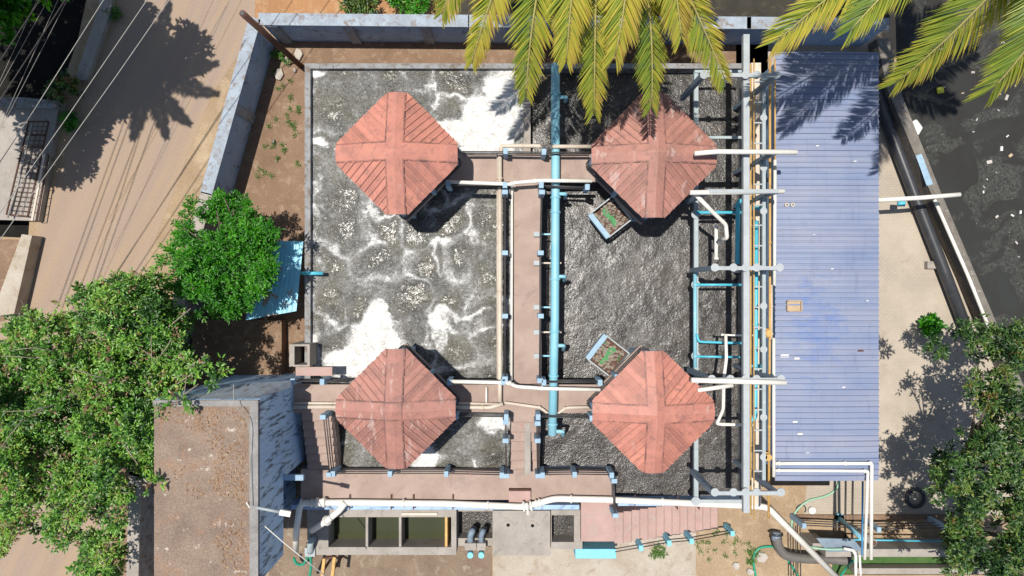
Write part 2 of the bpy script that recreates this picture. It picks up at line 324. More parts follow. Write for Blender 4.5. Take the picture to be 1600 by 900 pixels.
# ---------------------------------------------------------------- boundary walls
def wall_run(pts, zt, th, label, pil, name='boundary_wall', cat='wall', mw=None, mc=None):
    pts = [Vector((p.x, p.y, 0)) for p in pts]
    t = thing(name, label, cat, pts[0]); body = MB(); cap = MB(); 
    for a, b_ in zip(pts, pts[1:]):
        d = (b_-a).normalized()
        body.bar(a+Vector((0,0,zt/2))+d*.01, b_+Vector((0,0,zt/2))+d*.01, th, zt)
        cap.bar(a+Vector((0,0,zt+.045))-d*.1, b_+Vector((0,0,zt+.045))+d*.1, th+.2, .08)
    body.build('wall_panel', mw or m_plast, t); cap.build('coping', mc or m_cap, t, bevel=.015)
    for q in pil:
        p = MB(); c = Vector((q[0], q[1], 0)); d = Vector((math.cos(q[2]), math.sin(q[2]), 0))
        p.bar(c-d*.2+Vector((0,0,zt/2-.02)), c+d*.2+Vector((0,0,zt/2-.02)), th+.14, zt-.04); p.build('pilaster', m_cap, t)
    return t
def between(a, b_, ts):
    ang = math.atan2(b_.y-a.y, b_.x-a.x); return [((a+(b_-a)*t).x, (a+(b_-a)*t).y, ang) for t in ts]
WA = P(398,32,2.05); WB = P(323,300,2.05); WC = P(211,740,2.05); WD = P(206,960,2.05)
wall_run([WA, WB], 2.0, .3, 'blue boundary wall leaning down beside the road, grey coping', between(WA, WB, (.5, .99)))
wall_run([WB+Vector((-.02,-.12,0)), WC, WD], 2.0, .3, 'boundary wall stretch half hidden by the big leafy tree', between(WB, WC, (.25, .5, .75)), mw=m_rim, mc=m_conc)
WE = P(730,33,2.05); WF = P(1170,36,2.05); WG = P(1385,38,2.05)
wall_run([WA+Vector((.25,.05,0)), WE], 2.0, .3, 'blue boundary wall along top of site beside orange soil', between(WA, WE, (.08, .43, .8)))
wall_run([WE+Vector((.12,0,0)), WF, WG], 2.0, .3, 'shaded far boundary wall stretch beneath the palm fronds', between(WE, WG, (.3, .62)))
# ---------------------------------------------------------------- aeration tanks
ZR, ZD, ZL, ZWL, ZWR = 2.5, 3.5, 2.5, 2.25, 1.9
tank = thing('aeration_tank', 'large open concrete aeration tank with two churning basins', 'tank', (0, 0, 0))
XL0 = P(476,0,ZR).x; XL1 = P(485,0,ZR).x; YT0 = P(0,99,ZR).y; YT1 = P(0,107,ZR).y
XD0, XD1 = P(818,0,ZR).x, P(829,0,ZR).x; XR0, XR1 = P(1160,0,ZR).x, P(1173,0,ZR).x
YB = P(0,734,ZL).y; YB2 = P(0,781,ZL).y; XS = P(960,0,ZL).x
MB().box(XL0, YT1, 0, XL1, P(0,640,ZR).y, ZR).build('side_wall', m_rim, tank)
MB().box(XL0, YT1, 0, XR1, YT0, ZR+.002).build('end_wall', m_rim, tank)
MB().box(XD0, P(0,285,ZD).y, 0, XD1, YT1-.002, ZR-.003).box(XD0+.02, YB, 0, XD1-.02, P(0,285,ZD).y, ZD-.26).build('dividing_wall', m_conc, tank)
MB().box(XR0, YB2, 0, XR1, YT1-.002, ZR-.003).build('side_wall', m_rim, tank)
MB().box(XS+.15, YB2-.25, 0, XR1, YB2-.003, ZR-.03).build('end_wall', m_plast, tank)
def vnoise(X, Y, seed, sc):
    r = np.random.default_rng(seed); T = r.random((256, 256)); x = X*sc; y = Y*sc
    xi = np.floor(x).astype(int); yi = np.floor(y).astype(int); fx = x-xi; fy = y-yi
    fx = fx*fx*(3-2*fx); fy = fy*fy*(3-2*fy); q = lambda a, b_: T[a % 256, b_ % 256]
    return (q(xi,yi)*(1-fx)+q(xi+1,yi)*fx)*(1-fy)+(q(xi,yi+1)*(1-fx)+q(xi+1,yi+1)*fx)*fy
def fbm(X, Y, seed, sc, o=4):
    s = 0; a = .5
    for i in range(o): s = s+a*vnoise(X, Y, seed+i, sc*2**i); a *= .5
    return s/(1-.5**o)
def water_sheet(name, x0, y0, x1, y1, z, m, patches, cells, amp, res=.045, base=0.0, net=.62, boilf=.3):
    nx = int(abs(x1-x0)/res); ny = int(abs(y1-y0)/res)
    X, Y = np.meshgrid(np.linspace(x0, x1, nx), np.linspace(y0, y1, ny))
    wx = X+(fbm(X, Y, 3, 1.1)-.5)*1.3; wy = Y+(fbm(X, Y, 13, 1.1)-.5)*1.3
    foam = np.full_like(X, base); foam += (fbm(X, Y, 31, .55)-.5)*.35
    if cells:
        r = np.random.default_rng(5); cs = []
        for i in range(int(math.floor(min(x0,x1)/cells))-1, int(max(x0,x1)/cells)+2):
            for j in range(int(math.floor(min(y0,y1)/cells))-1, int(max(y0,y1)/cells)+2):
                cs.append(((i+.5+r.uniform(-.33,.33))*cells, (j+.5+r.uniform(-.33,.33))*cells))
        d1 = np.full_like(X, 9.); d2 = np.full_like(X, 9.)
        for cx, cy in cs:
            d = np.hypot(wx-cx, wy-cy); d2 = np.minimum(d2, np.maximum(d1, d)); d1 = np.minimum(d1, d)
        edge = np.exp(-((d2-d1)/.2)**2); str_ = np.clip((fbm(X, Y, 77, .8)-.38)*4, 0, 1)
        foam += edge*net*str_ ; foam -= np.exp(-(d1/.45)**2)*boilf
        boil = np.exp(-(d1/.5)**2)
    else: boil = 0
    for px, py, rx, ry, s in patches:
        c = P(px, py, z); k = (HC-z)/F; d = np.hypot((wx-c.x)/(rx*k), (wy-c.y)/(ry*k)); foam += s*np.clip((1.25-d)*1.6, 0, 1)
    Z = z+amp*(fbm(X, Y, 51, 2.6, 4)-.5)+boil*amp*.5+np.clip(foam, 0, 1.2)*.03
    me = bpy.data.meshes.new(name); V = np.stack([X, Y, Z], -1).reshape(-1, 3); idx = np.arange(nx*ny).reshape(ny, nx)
    q = np.stack([idx[:-1,:-1], idx[:-1,1:], idx[1:,1:], idx[1:,:-1]], -1).reshape(-1, 4)
    if (x1-x0)*(y1-y0) < 0: q = q[:, ::-1]
    me.from_pydata(V.tolist(), [], q.tolist()); me.polygons.foreach_set('use_smooth', [True]*len(q))
    at = me.attributes.new('foam', 'FLOAT', 'POINT'); at.data.foreach_set('value', foam.reshape(-1).astype(np.float32))
    me.materials.append(m); o = bpy.data.objects.new(name, me); COL.objects.link(o); return setp(o, kind='structure')
water_sheet('water', XL1-.02, YB-.3, XD0+.02, YT1+.02, ZWL, m_wleft,
    [(770,190,62,55,1.1),(735,205,50,30,.9),(795,130,35,26,.8),(505,228,24,12,.9),(494,115,14,10,.8),(575,540,42,34,1.0),(595,500,22,24,.9),(548,570,40,24,.9),
     (492,560,10,40,.6),(620,560,16,45,.5),(690,495,18,12,.7),(735,490,35,6,.55),(680,520,8,30,.5),(712,410,10,30,.5),(700,385,25,8,.45),(660,716,32,18,1.0),(772,660,24,16,1.0),
     (487,330,6,230,.35),(560,330,14,60,.25),(600,440,40,8,.3),(640,410,12,30,.3)], 1.55, .028, base=.44, net=.62, boilf=.40)
water_sheet('water', XD1-.02, YB2-.2, XR0+.02, YT1+.02, ZWR, m_wright, [], 1.3, .04, base=.08, net=0.06, boilf=.12)
# ---------------------------------------------------------------- walkways
def slab(name, label, rects, z, th, m, beams=True, cat='walkway', parent=None):
    t = thing(name, label, cat, (*P((rects[0][0]+rects[0][2])/2, (rects[0][1]+rects[0][3])/2, z).xy, z-th)); mb = MB()
    for r in rects: mb.pbox(*r, z, z-th)
    mb.build('deck', m, t)
    if beams:
        b = MB()
        for r in rects:
            a = P(r[0], r[1], z); c = P(r[2], r[3], z)
            if abs(a.x-c.x) > abs(a.y-c.y):
                for y in (a.y-.16, c.y+.16): b.box(a.x+.02, y-.1, z-th-.3, c.x-.02, y+.1, z-th+.01)
            else:
                for x in (a.x+.16, c.x-.16): b.box(x-.1, c.y+.02, z-th-.3, x+.1, a.y-.02, z-th+.01)
        b.build('edge_beam', m_rim, t)
    return t
slab('walkway', 'northern cross walkway between the two upper red roofs', [(640,241,1000,284)], ZD, .2, m_deck)
slab('walkway', 'long central walkway running between the two tank basins', [(803,285,846,599.5)], ZD, .2, m_deck)
slab('walkway', 'southern cross walkway joining the two lower red roofs', [(458,601,1000,645)], ZD, .2, m_deck)
t = slab('walkway', 'wide lower walkway along the bottom edge of the tank', [(470,733,960,781)], ZL, .25, m_deck, False)
a = P(470,733,ZL); b_ = P(960,781,ZL)
MB().box(a.x+.05, a.y-.02, 0, b_.x-.05, a.y-.28, ZL-.25).box(a.x+.05, b_.y+.02, 0, b_.x-.05, b_.y+.25, ZL-.25).build('support_wall', m_plast, t)
def stairs(label, px0, py0, px1, py1, z0, z1, n, axis, m, name='staircase'):
    # axis 'y': descends towards the bottom of the photo, 'x': towards the right; px read at each step's own height
    t = thing(name, label, 'stairs', (*P((px0+px1)/2, (py0+py1)/2, z1).xy, 0)); mb = MB()
    A = P(px0, py0, z0); B = P(px1, py1, z1)
    for i in range(n):
        z = z0-(z0-z1)*(i+1)/(n+1)
        if axis == 'y': y0 = A.y+(B.y-A.y)*i/n; y1 = A.y+(B.y-A.y)*(i+1)/n; x0, x1 = A.x, P(px1, 0, z0).x; mb.box(x0, y0, z-.5, x1, y1, z)
        else:
            x0 = A.x+(B.x-A.x)*i/n; x1 = A.x+(B.x-A.x)*(i+1)/n; f = i/n
            mb.box(x0, A.y, 0, x1, A.y+(B.y-A.y)*(1-.0*f)-0, z)
    mb.build('steps', m, t); z_ = z0
    for i in range(n):
        z = z0-(z0-z1)*(i+1)/(n+1); y0 = A.y+(B.y-A.y)*(i+1)/n; x1 = P(px1, 0, z0).x
        MB().box(A.x+.01, y0-.002, z-.03, x1-.01, y0+.035, z+.008).build('tread_edge_bar', m_stepshade, t)  # dark bar added at each tread edge, standing in for step shading
    return t
stairs('concrete steps at left beside the peeling blue building', 470, 645.5, 521, 733, ZD, ZL, 7, 'y', m_deck)
stairs('short flight of steps in the middle below the central walkway', 797, 645.5, 845, 733, ZD, ZL, 6, 'y', m_deck)
# landing and the east stair to the ground
t = thing('landing', 'pinkish landing at the head of the east stair', 'landing', (*P(935,815,2.3).xy, 0))
MB().pbox(908,783,960.5,846,2.3).build('deck', m_deckb, t)
t = thing('staircase', 'long pink stair stepping down to the yard at right', 'stairs', (*P(1040,825,1).xy, 0)); mb = MB()
xa = P(961,0,2.3).x; xb = P(1121,0,.15).x; yt = P(0,803,2.3).y
for i in range(13):
    z = 2.3-(i+1)*2.15/13.5; x0 = xa+(xb-xa)*i/13; x1 = xa+(xb-xa)*(i+1)/13
    yb = P(0, 849-i*1.9, z).y; mb.box(x0, yb, 0, x1, yt, z); MB().box(x1-.03, yb+.01, z-.03, x1+.004, yt-.01, z+.006).build('tread_edge_bar', m_stepshade, t)  # same added dark bars in place of shading between the steps
mb.build('steps', m_deckb, t)
t = thing('steps', 'two small pink steps beside the pipe valve', 'steps', (*P(812,775,2.5).xy, 2.5))
MB().pbox(795,766,829,780,2.72,2.5).pbox(795,780,829,787,2.55,2.2).build('treads', m_deckb, t)
MB().pbox(795,765,829,767.5,2.73,2.5).build('tread_edge_bar', m_rust, t)
# ---------------------------------------------------------------- railings
def railing(label, tops, ztops, h=1.0, ext=None, group='concrete post railings round the tank walkways', pm=None, nrail=3):
    """tops: pixel of each post top read at ztop; rails run through them"""
    if not hasattr(ztops, '__len__'): ztops = [ztops]*len(tops)
    pts = [P(a, b_, z) for (a, b_), z in zip(tops, ztops)]
    t = thing('railing', label, 'railing', (pts[0].x, pts[0].y, pts[0].z-h), group)
    for i, p in enumerate(pts):
        d = (pts[min(i+1, len(pts)-1)]-pts[max(i-1, 0)]); d.z = 0; d.normalize(); 
        MB().bar(p-Vector((0,0,h)), p, .17, .22, up=Vector((d.y, -d.x, 0))).build('post', pm or m_post, t, bevel=.012)
    e = [x.copy() for x in pts]
    if ext: e = ([P(*ext[0])] if ext[0] else [])+e+([P(*ext[1])] if ext[1] else [])
    for k in range(nrail):
        MB().tube([p-Vector((0,0,.12+k*.3)) for p in e], .024, 6).build('rail', m_rail, t)
    return t
ZU = ZD+1.0; ZLT = ZL+1.0
railing('north railing of the northern walkway with two posts near blue pipe', [(790,236),(850,237)], ZU, ext=((722,236,ZU),(924,237,ZU)))
railing('south railing of northern walkway right of central walkway', [(846,289),(918,292)], ZU)
railing('south railing of northern walkway left of central walkway', [(700,288),(789,289)], ZU)
railing('left railing of the long central walkway', [(789,300),(789,395),(789,494),(789,592)], ZU)
railing('right railing of the long central walkway', [(847,300),(845,395),(845,494),(844,595)], ZU)
railing('short railing at the left end of the southern walkway', [(457,596),(503,597)], ZU, ext=(None,(545,597,ZU)))
railing('north railing of southern walkway left of centre', [(702,598),(786,597)], ZU)
railing('north railing of southern walkway right of centre', [(850,598),(938,598)], ZU)
railing('south railing of southern walkway left of the middle steps', [(712,651),(791,652)], ZU)
railing('south railing of southern walkway right of the middle steps', [(841,652),(925,654)], ZU)
railing('left handrail of the middle steps', [(790,660),(790,689),(791,744)], [4.45,4.25,ZLT])
railing('right handrail of the middle steps', [(840,662),(840,689),(841,744)], [4.45,4.25,ZLT])
railing('slanting handrail of the left steps', [(504,652),(514,742)], [ZU,ZLT])
railing('railing of the lower walkway in front of lower left roof', [(520,741),(609,741),(697,741),(784,743)], ZLT)
railing('railing of the lower walkway in front of lower right roof', [(848,743),(898,742),(956,743)], ZLT)
railing('short side railing at the end of the lower walkway', [(960,752),(962,806)], ZLT)
railing('cyan post railing down the long pink stair', [(1002,857),(1046,849),(1081,846),(1145,834)], [2.6,2.2,1.9,1.15], ext=((962,864,3.0),None), pm=m_cyanp, nrail=2)
# ---------------------------------------------------------------- red roofed shelters on diamond platforms
ZE, ZA = 5.8, 6.5
def shelter(cx, cy, r, m, label, lab2, worn):
    c = P(cx, cy, ZE); R = r*(HC-ZE)/F; t = thing('shelter', label, 'shelter', (c.x, c.y, ZD), 'red pyramid roofed shelters on the tank')
    ax = Vector((c.x, c.y, ZA)); tr = .29; cut = .855        # truncated corners
    cor = [Vector((c.x, c.y+R, ZE)), Vector((c.x+R, c.y, ZE)), Vector((c.x, c.y-R, ZE)), Vector((c.x-R, c.y, ZE))]
    rw = np.random.default_rng(int(cx))
    for i in range(4):
        a, b_ = cor[i], cor[(i+1) % 4]; e = (b_-a); L = e.length; e.normalize(); mid = (a+b_)/2; up = (ax-mid); H = up.length; up.normalize(); n = up.cross(e).normalized()
        if n.z < 0: n = -n
        mb = MB(); k = 11; us = [-L/2*(1-tr)+L*(1-tr)*j/k for j in range(k+1)]
        for j in range(k):                          # one sheet strip per rib bay, each lapping its neighbour
            u0, u1 = us[j], us[j+1]; lift = .006*(j % 2)+rw.uniform(0, .012); vs = []
            for u in (u0, u1): vs.append(mid+e*u-up*rw.uniform(.0, .03)+n*lift)
            for u in (u1, u0): vs.append(mid+e*u+up*(H*(1-abs(u)/(L/2)))+n*(lift+.005))
            mb.add(vs+[v-n*.012 for v in vs], [(0,1,2,3),(7,6,5,4),(0,4,5,1),(1,5,6,2),(3,2,6,7),(0,3,7,4)])
        rp = mb.build('roof_panel', m, t); la = rp.data.attributes.new('lap_relief', 'FLOAT', 'POINT'); la.data.foreach_set('value', [0., 1., 1., 0.]*(2*k)); tn_ = np.repeat(rw.random(k), 8).astype(np.float32); rp.data.attributes.new('tone', 'FLOAT', 'POINT').data.foreach_set('value', tn_)
        rb = MB()
        for u in us[1:-1]: rb.bar(mid+e*u-up*.01+n*.03, mid+e*u+up*max(.02, H*(1-abs(u)/(L/2))-.1)+n*.038, .05, .05, up=n)
        ro = rb.build('roof_rib', m, t); ro.data.attributes.new('tone', 'FLOAT', 'POINT').data.foreach_set('value', [.6]*len(ro.data.vertices)); ro.data.attributes.new('lap_relief', 'FLOAT', 'POINT').data.foreach_set('value', [.5]*len(ro.data.vertices))
        # hip flashing, folded over the ridge
        hd = (a-ax).normalized(); sd = hd.cross(Vector((0,0,1))).normalized(); f = MB(); wd = .33; dz = .125
        p0 = ax+Vector((0,0,.075)); p1 = a+(ax-a)*(1-cut)+Vector((0,0,.07)); 
        vs = [p0, p0+sd*wd-Vector((0,0,dz-.03)), p1+sd*wd-Vector((0,0,dz-.03)), p1, p1-sd*wd-Vector((0,0,dz-.03)), p0-sd*wd-Vector((0,0,dz-.03))]
        f.add(vs+[v-Vector((0,0,.015)) for v in vs], [(0,1,2,3),(0,3,4,5),(9,8,7,6),(11,10,9,6),(1,7,8,2),(5,4,10,11),(2,8,9,3),(3,9,10,4)])
        hf_ = f.build('hip_flashing', m, t); la = hf_.data.attributes.new('lap_relief', 'FLOAT', 'POINT'); la.data.foreach_set('value', [0.05, 1., 1., 0.05, 1., 1.]*2); hf_.data.attributes.new('tone', 'FLOAT', 'POINT').data.foreach_set('value', [.6+.15*(i % 2)]*12)  # crest painted lighter to give the ridge relief, edges dark
    eb = MB()
    for i in range(4):
        a, b_ = c+(cor[i]-c)*.84, c+(cor[(i+1) % 4]-c)*.84; eb.bar(a-Vector((0,0,.12)), b_-Vector((0,0,.12)), .12, .16)
    eb.build('eave_beam', m_post, t)
    for i in range(4):
        q = c+(cor[i]-c)*.76; MB().bar((q.x,q.y,ZD), (q.x,q.y,ZE-.1), .22, .22).build('column', m_post, t)
    p = thing('platform', lab2, 'platform', (c.x, c.y, 0), 'diamond shaped platforms under the red roofs'); R2 = R*.86
    q = [(c.x, c.y+R2), (c.x+R2, c.y), (c.x, c.y-R2), (c.x-R2, c.y)]
    MB().prism(q, ZD-.22, ZD-.004).build('deck', m_deck, p)
    for i in range(4):
        s = Vector(q[i])*.8+Vector((c.x,c.y))*.2; MB().box(s.x-.2, s.y-.2, 0, s.x+.2, s.y+.2, ZD-.22).build('pier', m_post, p)
    rl = thing('railing', 'railing round the '+lab2.split('platform ')[1]+' platform', 'railing', (c.x, c.y, ZD), 'guard rails round the diamond platforms')
    for i in range(4):
        a, b_ = Vector((*q[i], 0)), Vector((*q[(i+1) % 4], 0)); m0 = (a+b_)/2
        for k2 in range(3):
            zz = Vector((0,0,ZD+.35+k2*.3)); MB().tube([a*.97+m0*.03+zz, b_*.97+m0*.03+zz], .024, 6).build('rail', m_rail, rl)
        MB().bar((m0.x,m0.y,ZD), (m0.x,m0.y,ZD+1), .14, .14).build('post', m_post, rl)
shelter(620.5, 240.5, 111, m_redA, 'bright red pyramid roof shelter over the upper left basin', 'diamond concrete platform under the upper left red roof', 0)
shelter(1021, 243, 114, m_redB, 'faded red pyramid roof shelter with palm shadow upon its top', 'diamond concrete platform under the upper right red roof', 0)
shelter(619, 638, 109, m_redB, 'red pyramid roof shelter at lower left with pale worn hips', 'diamond concrete platform under the lower left red roof', 0)
shelter(1020, 643, 111, m_redA, 'bright red pyramid roof shelter at lower right above the black basin', 'diamond concrete platform under the lower right red roof', 0)
# scum baskets fixed beside two platforms
m_scum = M('scum_litter', (.42,.36,.3), (.2,.17,.13), 9, .9, (.06,.22,.08), 2.5, (.55,.6), .4, 30, .9, .05)
def basket(cx, cy, ang, label):
    z = 3.3; c = P(cx, cy, z); t = thing('scum_box', label, 'box', (c.x, c.y, z-.5), 'scum boxes hung beside the platforms')
    d = Vector((math.cos(ang), math.sin(ang), 0)); e = Vector((-d.y, d.x, 0)); s = .58
    for k, (u, v) in enumerate(((d, e), (e, d), (-d, e), (-e, d))):
        wide = .2 if k == 2 else .05
        a = c+u*s-v*s; b_ = c+u*s+v*s; MB().bar(a-Vector((0,0,.2)), b_-Vector((0,0,.2)), wide, .4 if k != 2 else .3).build('side_panel', m_post if k in (2,) else m_lgrey, t)
    MB().prism([(c+d*s*sx+e*s*sy).xy for sx, sy in ((-.95,-.95),(.95,-.95),(.95,.95),(-.95,.95))], z-.5, z-.42).build('base', m_rust, t)
    bl = MB(); r = random.Random(int(cx))
    for i in range(170):
        u, v = r.uniform(-.5,.5), r.uniform(-.5,.5); q = c+d*u+e*v; s2 = r.uniform(.02,.06); zz = z-.42+r.uniform(0,.06)
        bl.bar((q.x-s2,q.y,zz), (q.x+s2,q.y+r.uniform(-s2,s2),zz+r.uniform(0,.04)), s2*1.4, s2*.7)
    setp(bl.build('floating_debris', m_scum, t), kind='stuff')
    gm = MB(); gm.prism([(c+d*a1+e*a2).xy for a1, a2 in ((-.1,-.42),(.08,-.36),(.12,-.1),(.05,.1),(.16,.36),(-.05,.44),(-.14,.2),(-.06,-.05))], z-.36, z-.34); gm.build('green_mesh', M('green_net', (.04,.22,.07), (.1,.3,.12), 12, .8), t)
    for sg in (-1, 1): MB().bar(c+d*s*1+e*sg*.45-Vector((0,0,.3)), c+d*(s+.55)+e*sg*.45-Vector((0,0,.3)), .07, .07).build('bracket', m_post, t)
basket(955, 338, math.radians(38), 'litter filled steel box below the upper right red roof')
basket(951, 557, math.radians(-38), 'litter filled steel box above the lower right red roof')
# ---------------------------------------------------------------- pipes
def pipe(name, label, pts, r, m, cat='pipe', group=None, collars=(), r2=None, rd=.15, n=10, sm=False):
    """pts: (px, py, z); collars: indices of t along polyline 0..1"""
    pw = [P(*p) for p in pts]; q = smooth_curve(pw, 6) if sm else rounded(pw, rd)
    if not collars: return setp(MB().tube(q, r, n).build(name, m), label, cat, group)
    t = thing(name, label, cat, (pw[0].x, pw[0].y, min(p.z for p in pw)-r), group); MB().tube(q, r, n).build('pipe_run', m, t)
    segs = [(b_-a).length for a, b_ in zip(pw, pw[1:])]; tot = sum(segs)
    for cc in collars:
        s = cc*tot
        for k, L in enumerate(segs):
            if s <= L or k == len(segs)-1: break
            s -= L
        d = (pw[k+1]-pw[k]).normalized(); MB().disc(pw[k]+d*s, d, r2 or r*1.35, .07, 12).build('collar', m, t)
    return t
pipe('pipe', 'wide sky blue pipe running down the left edge of black basin', [(868,100,3.9),(868,300,3.9),(867,500,3.9),(863,680,3.9)], .165, m_pipeblue, collars=(.08,.14,.36,.40,.58,.72,.84,.97), rd=.02, r2=.2)
for i, (y, wd) in enumerate(((152,0),(303,0),(432,0),(540,0),(674,0))):
    x = 872-i*1.2; pipe('pipe_outlet', 'short turquoise outlet tee on the wide sky blue pipe, '+('first','second','third','fourth','last')[i]+' from the top', [(x,y,3.9),(x+13,y,3.9),(x+12,y+6,3.3),(x+11,y+7,1.7)], .07, m_pipeblue, 'pipe', 'outlet tees of the blue pipe', rd=.08)
for i, y in enumerate((366,411,480,519,556)):
    a = P(838,y,3.65); b_ = P(860 if i % 2 == 0 else 877,y,3.65)
    t = thing('pipe_bracket', 'small bracket holding the blue pipe, '+('uppermost','second from top','middle','second from bottom','lowest')[i], 'bracket', a, 'brackets of the blue pipe')
    MB().bar(a, b_, .06, .05).build('arm', m_cream if i in (1,3) else m_pipeblue, t); MB().box(a.x-.1, a.y-.09, 3.5, a.x+.12, a.y+.09, 3.72).build('base_block', m_lgrey, t)
pipe('pipe', 'thick cream pipe hugging the right side of the frothy basin', [(781,240,3.75),(781,602,3.75),(781,628,3.75)], .085, m_cream, collars=(.1,.3,.55,.85), rd=.05)
pipe('pipe', 'thinner cream pipe just left of the central railing', [(777.5,243,3.6),(777.5,600,3.6)], .04, m_cream)
pipe('pipe', 'thin white pipe on the left kerb of the central walkway', [(800,287,3.65),(799,595,3.65)], .05, m_white)
pipe('pipe', 'cream pipe on posts along top of the northern walkway', [(783,242,4.1),(783,228,4.1),(838,228,4.1),(855,229,4.1),(925,229,4.1)], .075, m_cream, collars=(.3,.5), rd=.1)
pipe('pipe', 'white pipe along the lower edge of the northern walkway', [(697,284,4.4),(800,288,4.4),(800,286,4.3),(846,282,4.4),(925,283,4.4)], .07, m_white, collars=(.45,.62))
pipe('pipe', 'white pipe from lower left roof past central walkway', [(700,596,4.4),(795,598,4.4),(806,604,4.3),(850,607,4.3),(938,609,4.3)], .07, m_white, collars=(.4,.62))
pipe('pipe', 'upper cream pipe crossing the southern walkway at left', [(458,630,3.7),(530,630,3.7),(706,630,3.7),(778,631,3.7)], .05, m_cream)
pipe('pipe', 'lower cream pipe crossing the southern walkway at left', [(458,636,3.72),(706,636,3.72),(765,637,3.72),(786,631,3.72)], .075, m_cream, collars=(.3,.9))
pipe('pipe', 'bent cream pipe from the central walkway end to lower right roof', [(788,629,3.72),(845,637,3.72),(857,647,3.72),(868,649,3.72),(884,637,3.72),(926,636,3.72)], .055, m_cream, collars=(.38,.7))
pipe('pipe', 'small white riser on the southern walkway', [(760,632,3.65),(760,605,3.65)], .04, m_white, collars=(.05,))
pipe('pipe', 'short cyan overflow pipe poking over left tank rim', [(470,427,2.75),(505,427,2.75)], .075, m_pipecyan)
# big white main along the bottom
t = pipe('main_pipe', 'thick white main pipe along the bottom walkway', [(462,862,1.2),(463,830,2.5),(469,786,2.75),(540,785,2.75),(700,787,2.75),(820,792,2.75),(866,779,2.75),(960,781,2.75),(1165,790,2.75),(1199,792,2.75),(1320,915,.6)], .125, m_white, collars=(.115,.13,.26,.38,.45,.455,.5,.56,.63,.75), r2=.165, rd=.25, n=14)
pipe('pipe', 'short fat white branch pipe angled above the settling basin', [(540,785,2.85),(531,797,2.85),(513,812,2.7),(487,829,2.3)], .125, m_white, collars=(.55,), r2=.2, rd=.15, n=12)
for i, x in enumerate((545,610,645,707,993,1060,1094)):
    y = 786 if x < 900 else 786; p = P(x, y, 2.75)
    setp(MB().bar((p.x,p.y+.3,2.62), (p.x,p.y-.3,2.62), .035, .03).bar((p.x,p.y-.28,2.2), (p.x,p.y-.28,2.65), .03, .03).build('pipe_clamp', m_rust), 'rusty clamp across white main pipe, '+('first','second','third','fourth','fifth','sixth','seventh')[i]+' from left', 'clamp', 'clamps of the white main pipe')
t = thing('valve', 'white valve on main pipe below the middle steps', 'valve', P(824,792,2.6)); c = P(824,791,2.75)
MB().disc(c+Vector((-.14,0,0)), (1,.1,0), .21, .08).disc(c+Vector((.14,.02,0)), (1,.2,0), .21, .08).tube([c-Vector((.15,0,0)), c+Vector((.15,0,0))], .15, 10).build('body', m_white, t)
MB().tube([c, c+Vector((0,0,.4))], .03, 6).bar(c+Vector((0,-.2,.42)), c+Vector((0,.2,.42)), .06, .03).build('handle', m_white, t)
t = thing('valve', 'white union fitting on main pipe near the building', 'valve', P(500,785,2.6)); c = P(500,785,2.75)
MB().disc(c+Vector((-.12,0,0)), (1,0,0), .2, .1).disc(c+Vector((.16,0,0)), (1,0,0), .2, .1).tube([c-Vector((.2,0,0)), c+Vector((.25,0,0))], .16, 10).build('body', m_white, t)
# ---------------------------------------------------------------- gantry and pipe rack between tank and blue shed
rk = thing('pipe_rack', 'tall grey steel pipe rack standing between black basin and blue shed', 'pipe rack', (8.2, 0, ZR))
def pbar(parent, name, a, b_, w_, h_, m): return MB().bar(P(*a), P(*b_), w_, h_).build(name, m, parent)
pbar(rk, 'main_beam', (1165,55,6.15), (1165,800,6.15), .21, .2, m_lgrey)
pbar(rk, 'lower_beam', (1087,112,ZD), (1087,783,ZD), .16, .18, m_grey)
MB().box(P(1083,0,ZD).x, P(0,786,ZD).y, ZD-.05, P(1158,0,ZD).x, P(0,780,ZD).y, ZD+.06).build('end_beam', m_lgrey, rk)
zt = 6.35
for i, (ya, xl, xr) in enumerate(((118,1098,1215),(237,1120,1222),(299,1108,1216),(419,1115,1220),(593,1110,1222),(770,1115,1222))):
    arm = pbar(rk, 'cross_arm', (xl,ya,zt), (xr,ya,zt), .13, .12, m_lgrey)
    if i not in (1, 2): 
        for xd in (xl+2, xl+31, 1165, 1182, xr-2):
            c = P(xd, ya-1, zt+.03); MB().disc(c, (0,0,1), .14, .05, 14).build('flange', m_lgrey, rk)
    Lp = P(xl, ya, zt); MB().bar((Lp.x, Lp.y, ZD), (Lp.x, Lp.y, zt), .17, .17).build('post', m_dgrey, rk)
    Rp = P(1213, ya, zt); MB().bar((Rp.x, Rp.y, 0), (Rp.x, Rp.y, zt), .15, .15).build('post', m_dgrey, rk)
# long ladder-like tray: beams with rungs
pbar(rk, 'side_beam', (1193,115,5.0), (1193,760,5.0), .12, .12, m_grey)
for y in range(128, 760, 0x20): pbar(rk, 'rung', (1178,y,5.0), (1194,y,5.0), .05, .05, m_lgrey)
for y in (184,262,330,478,546,652,714): MB().disc(P(1193,y,5.05), (0,0,1), .13, .05, 12).build('flange', m_lgrey, rk)
for (xa_, ya_, xb_, yb_) in ((1085,112,1160,112),(1096,215,1160,215)): pbar(rk, 'tie_bar', (xa_,ya_,ZD+.1), (xb_,yb_,ZD+.1), .1, .1, m_grey)
for y in (335,445,556,783): MB().disc(P(1087,y,ZD+.14), (0,0,1), .17, .05, 14).build('flange', m_lgrey, rk)
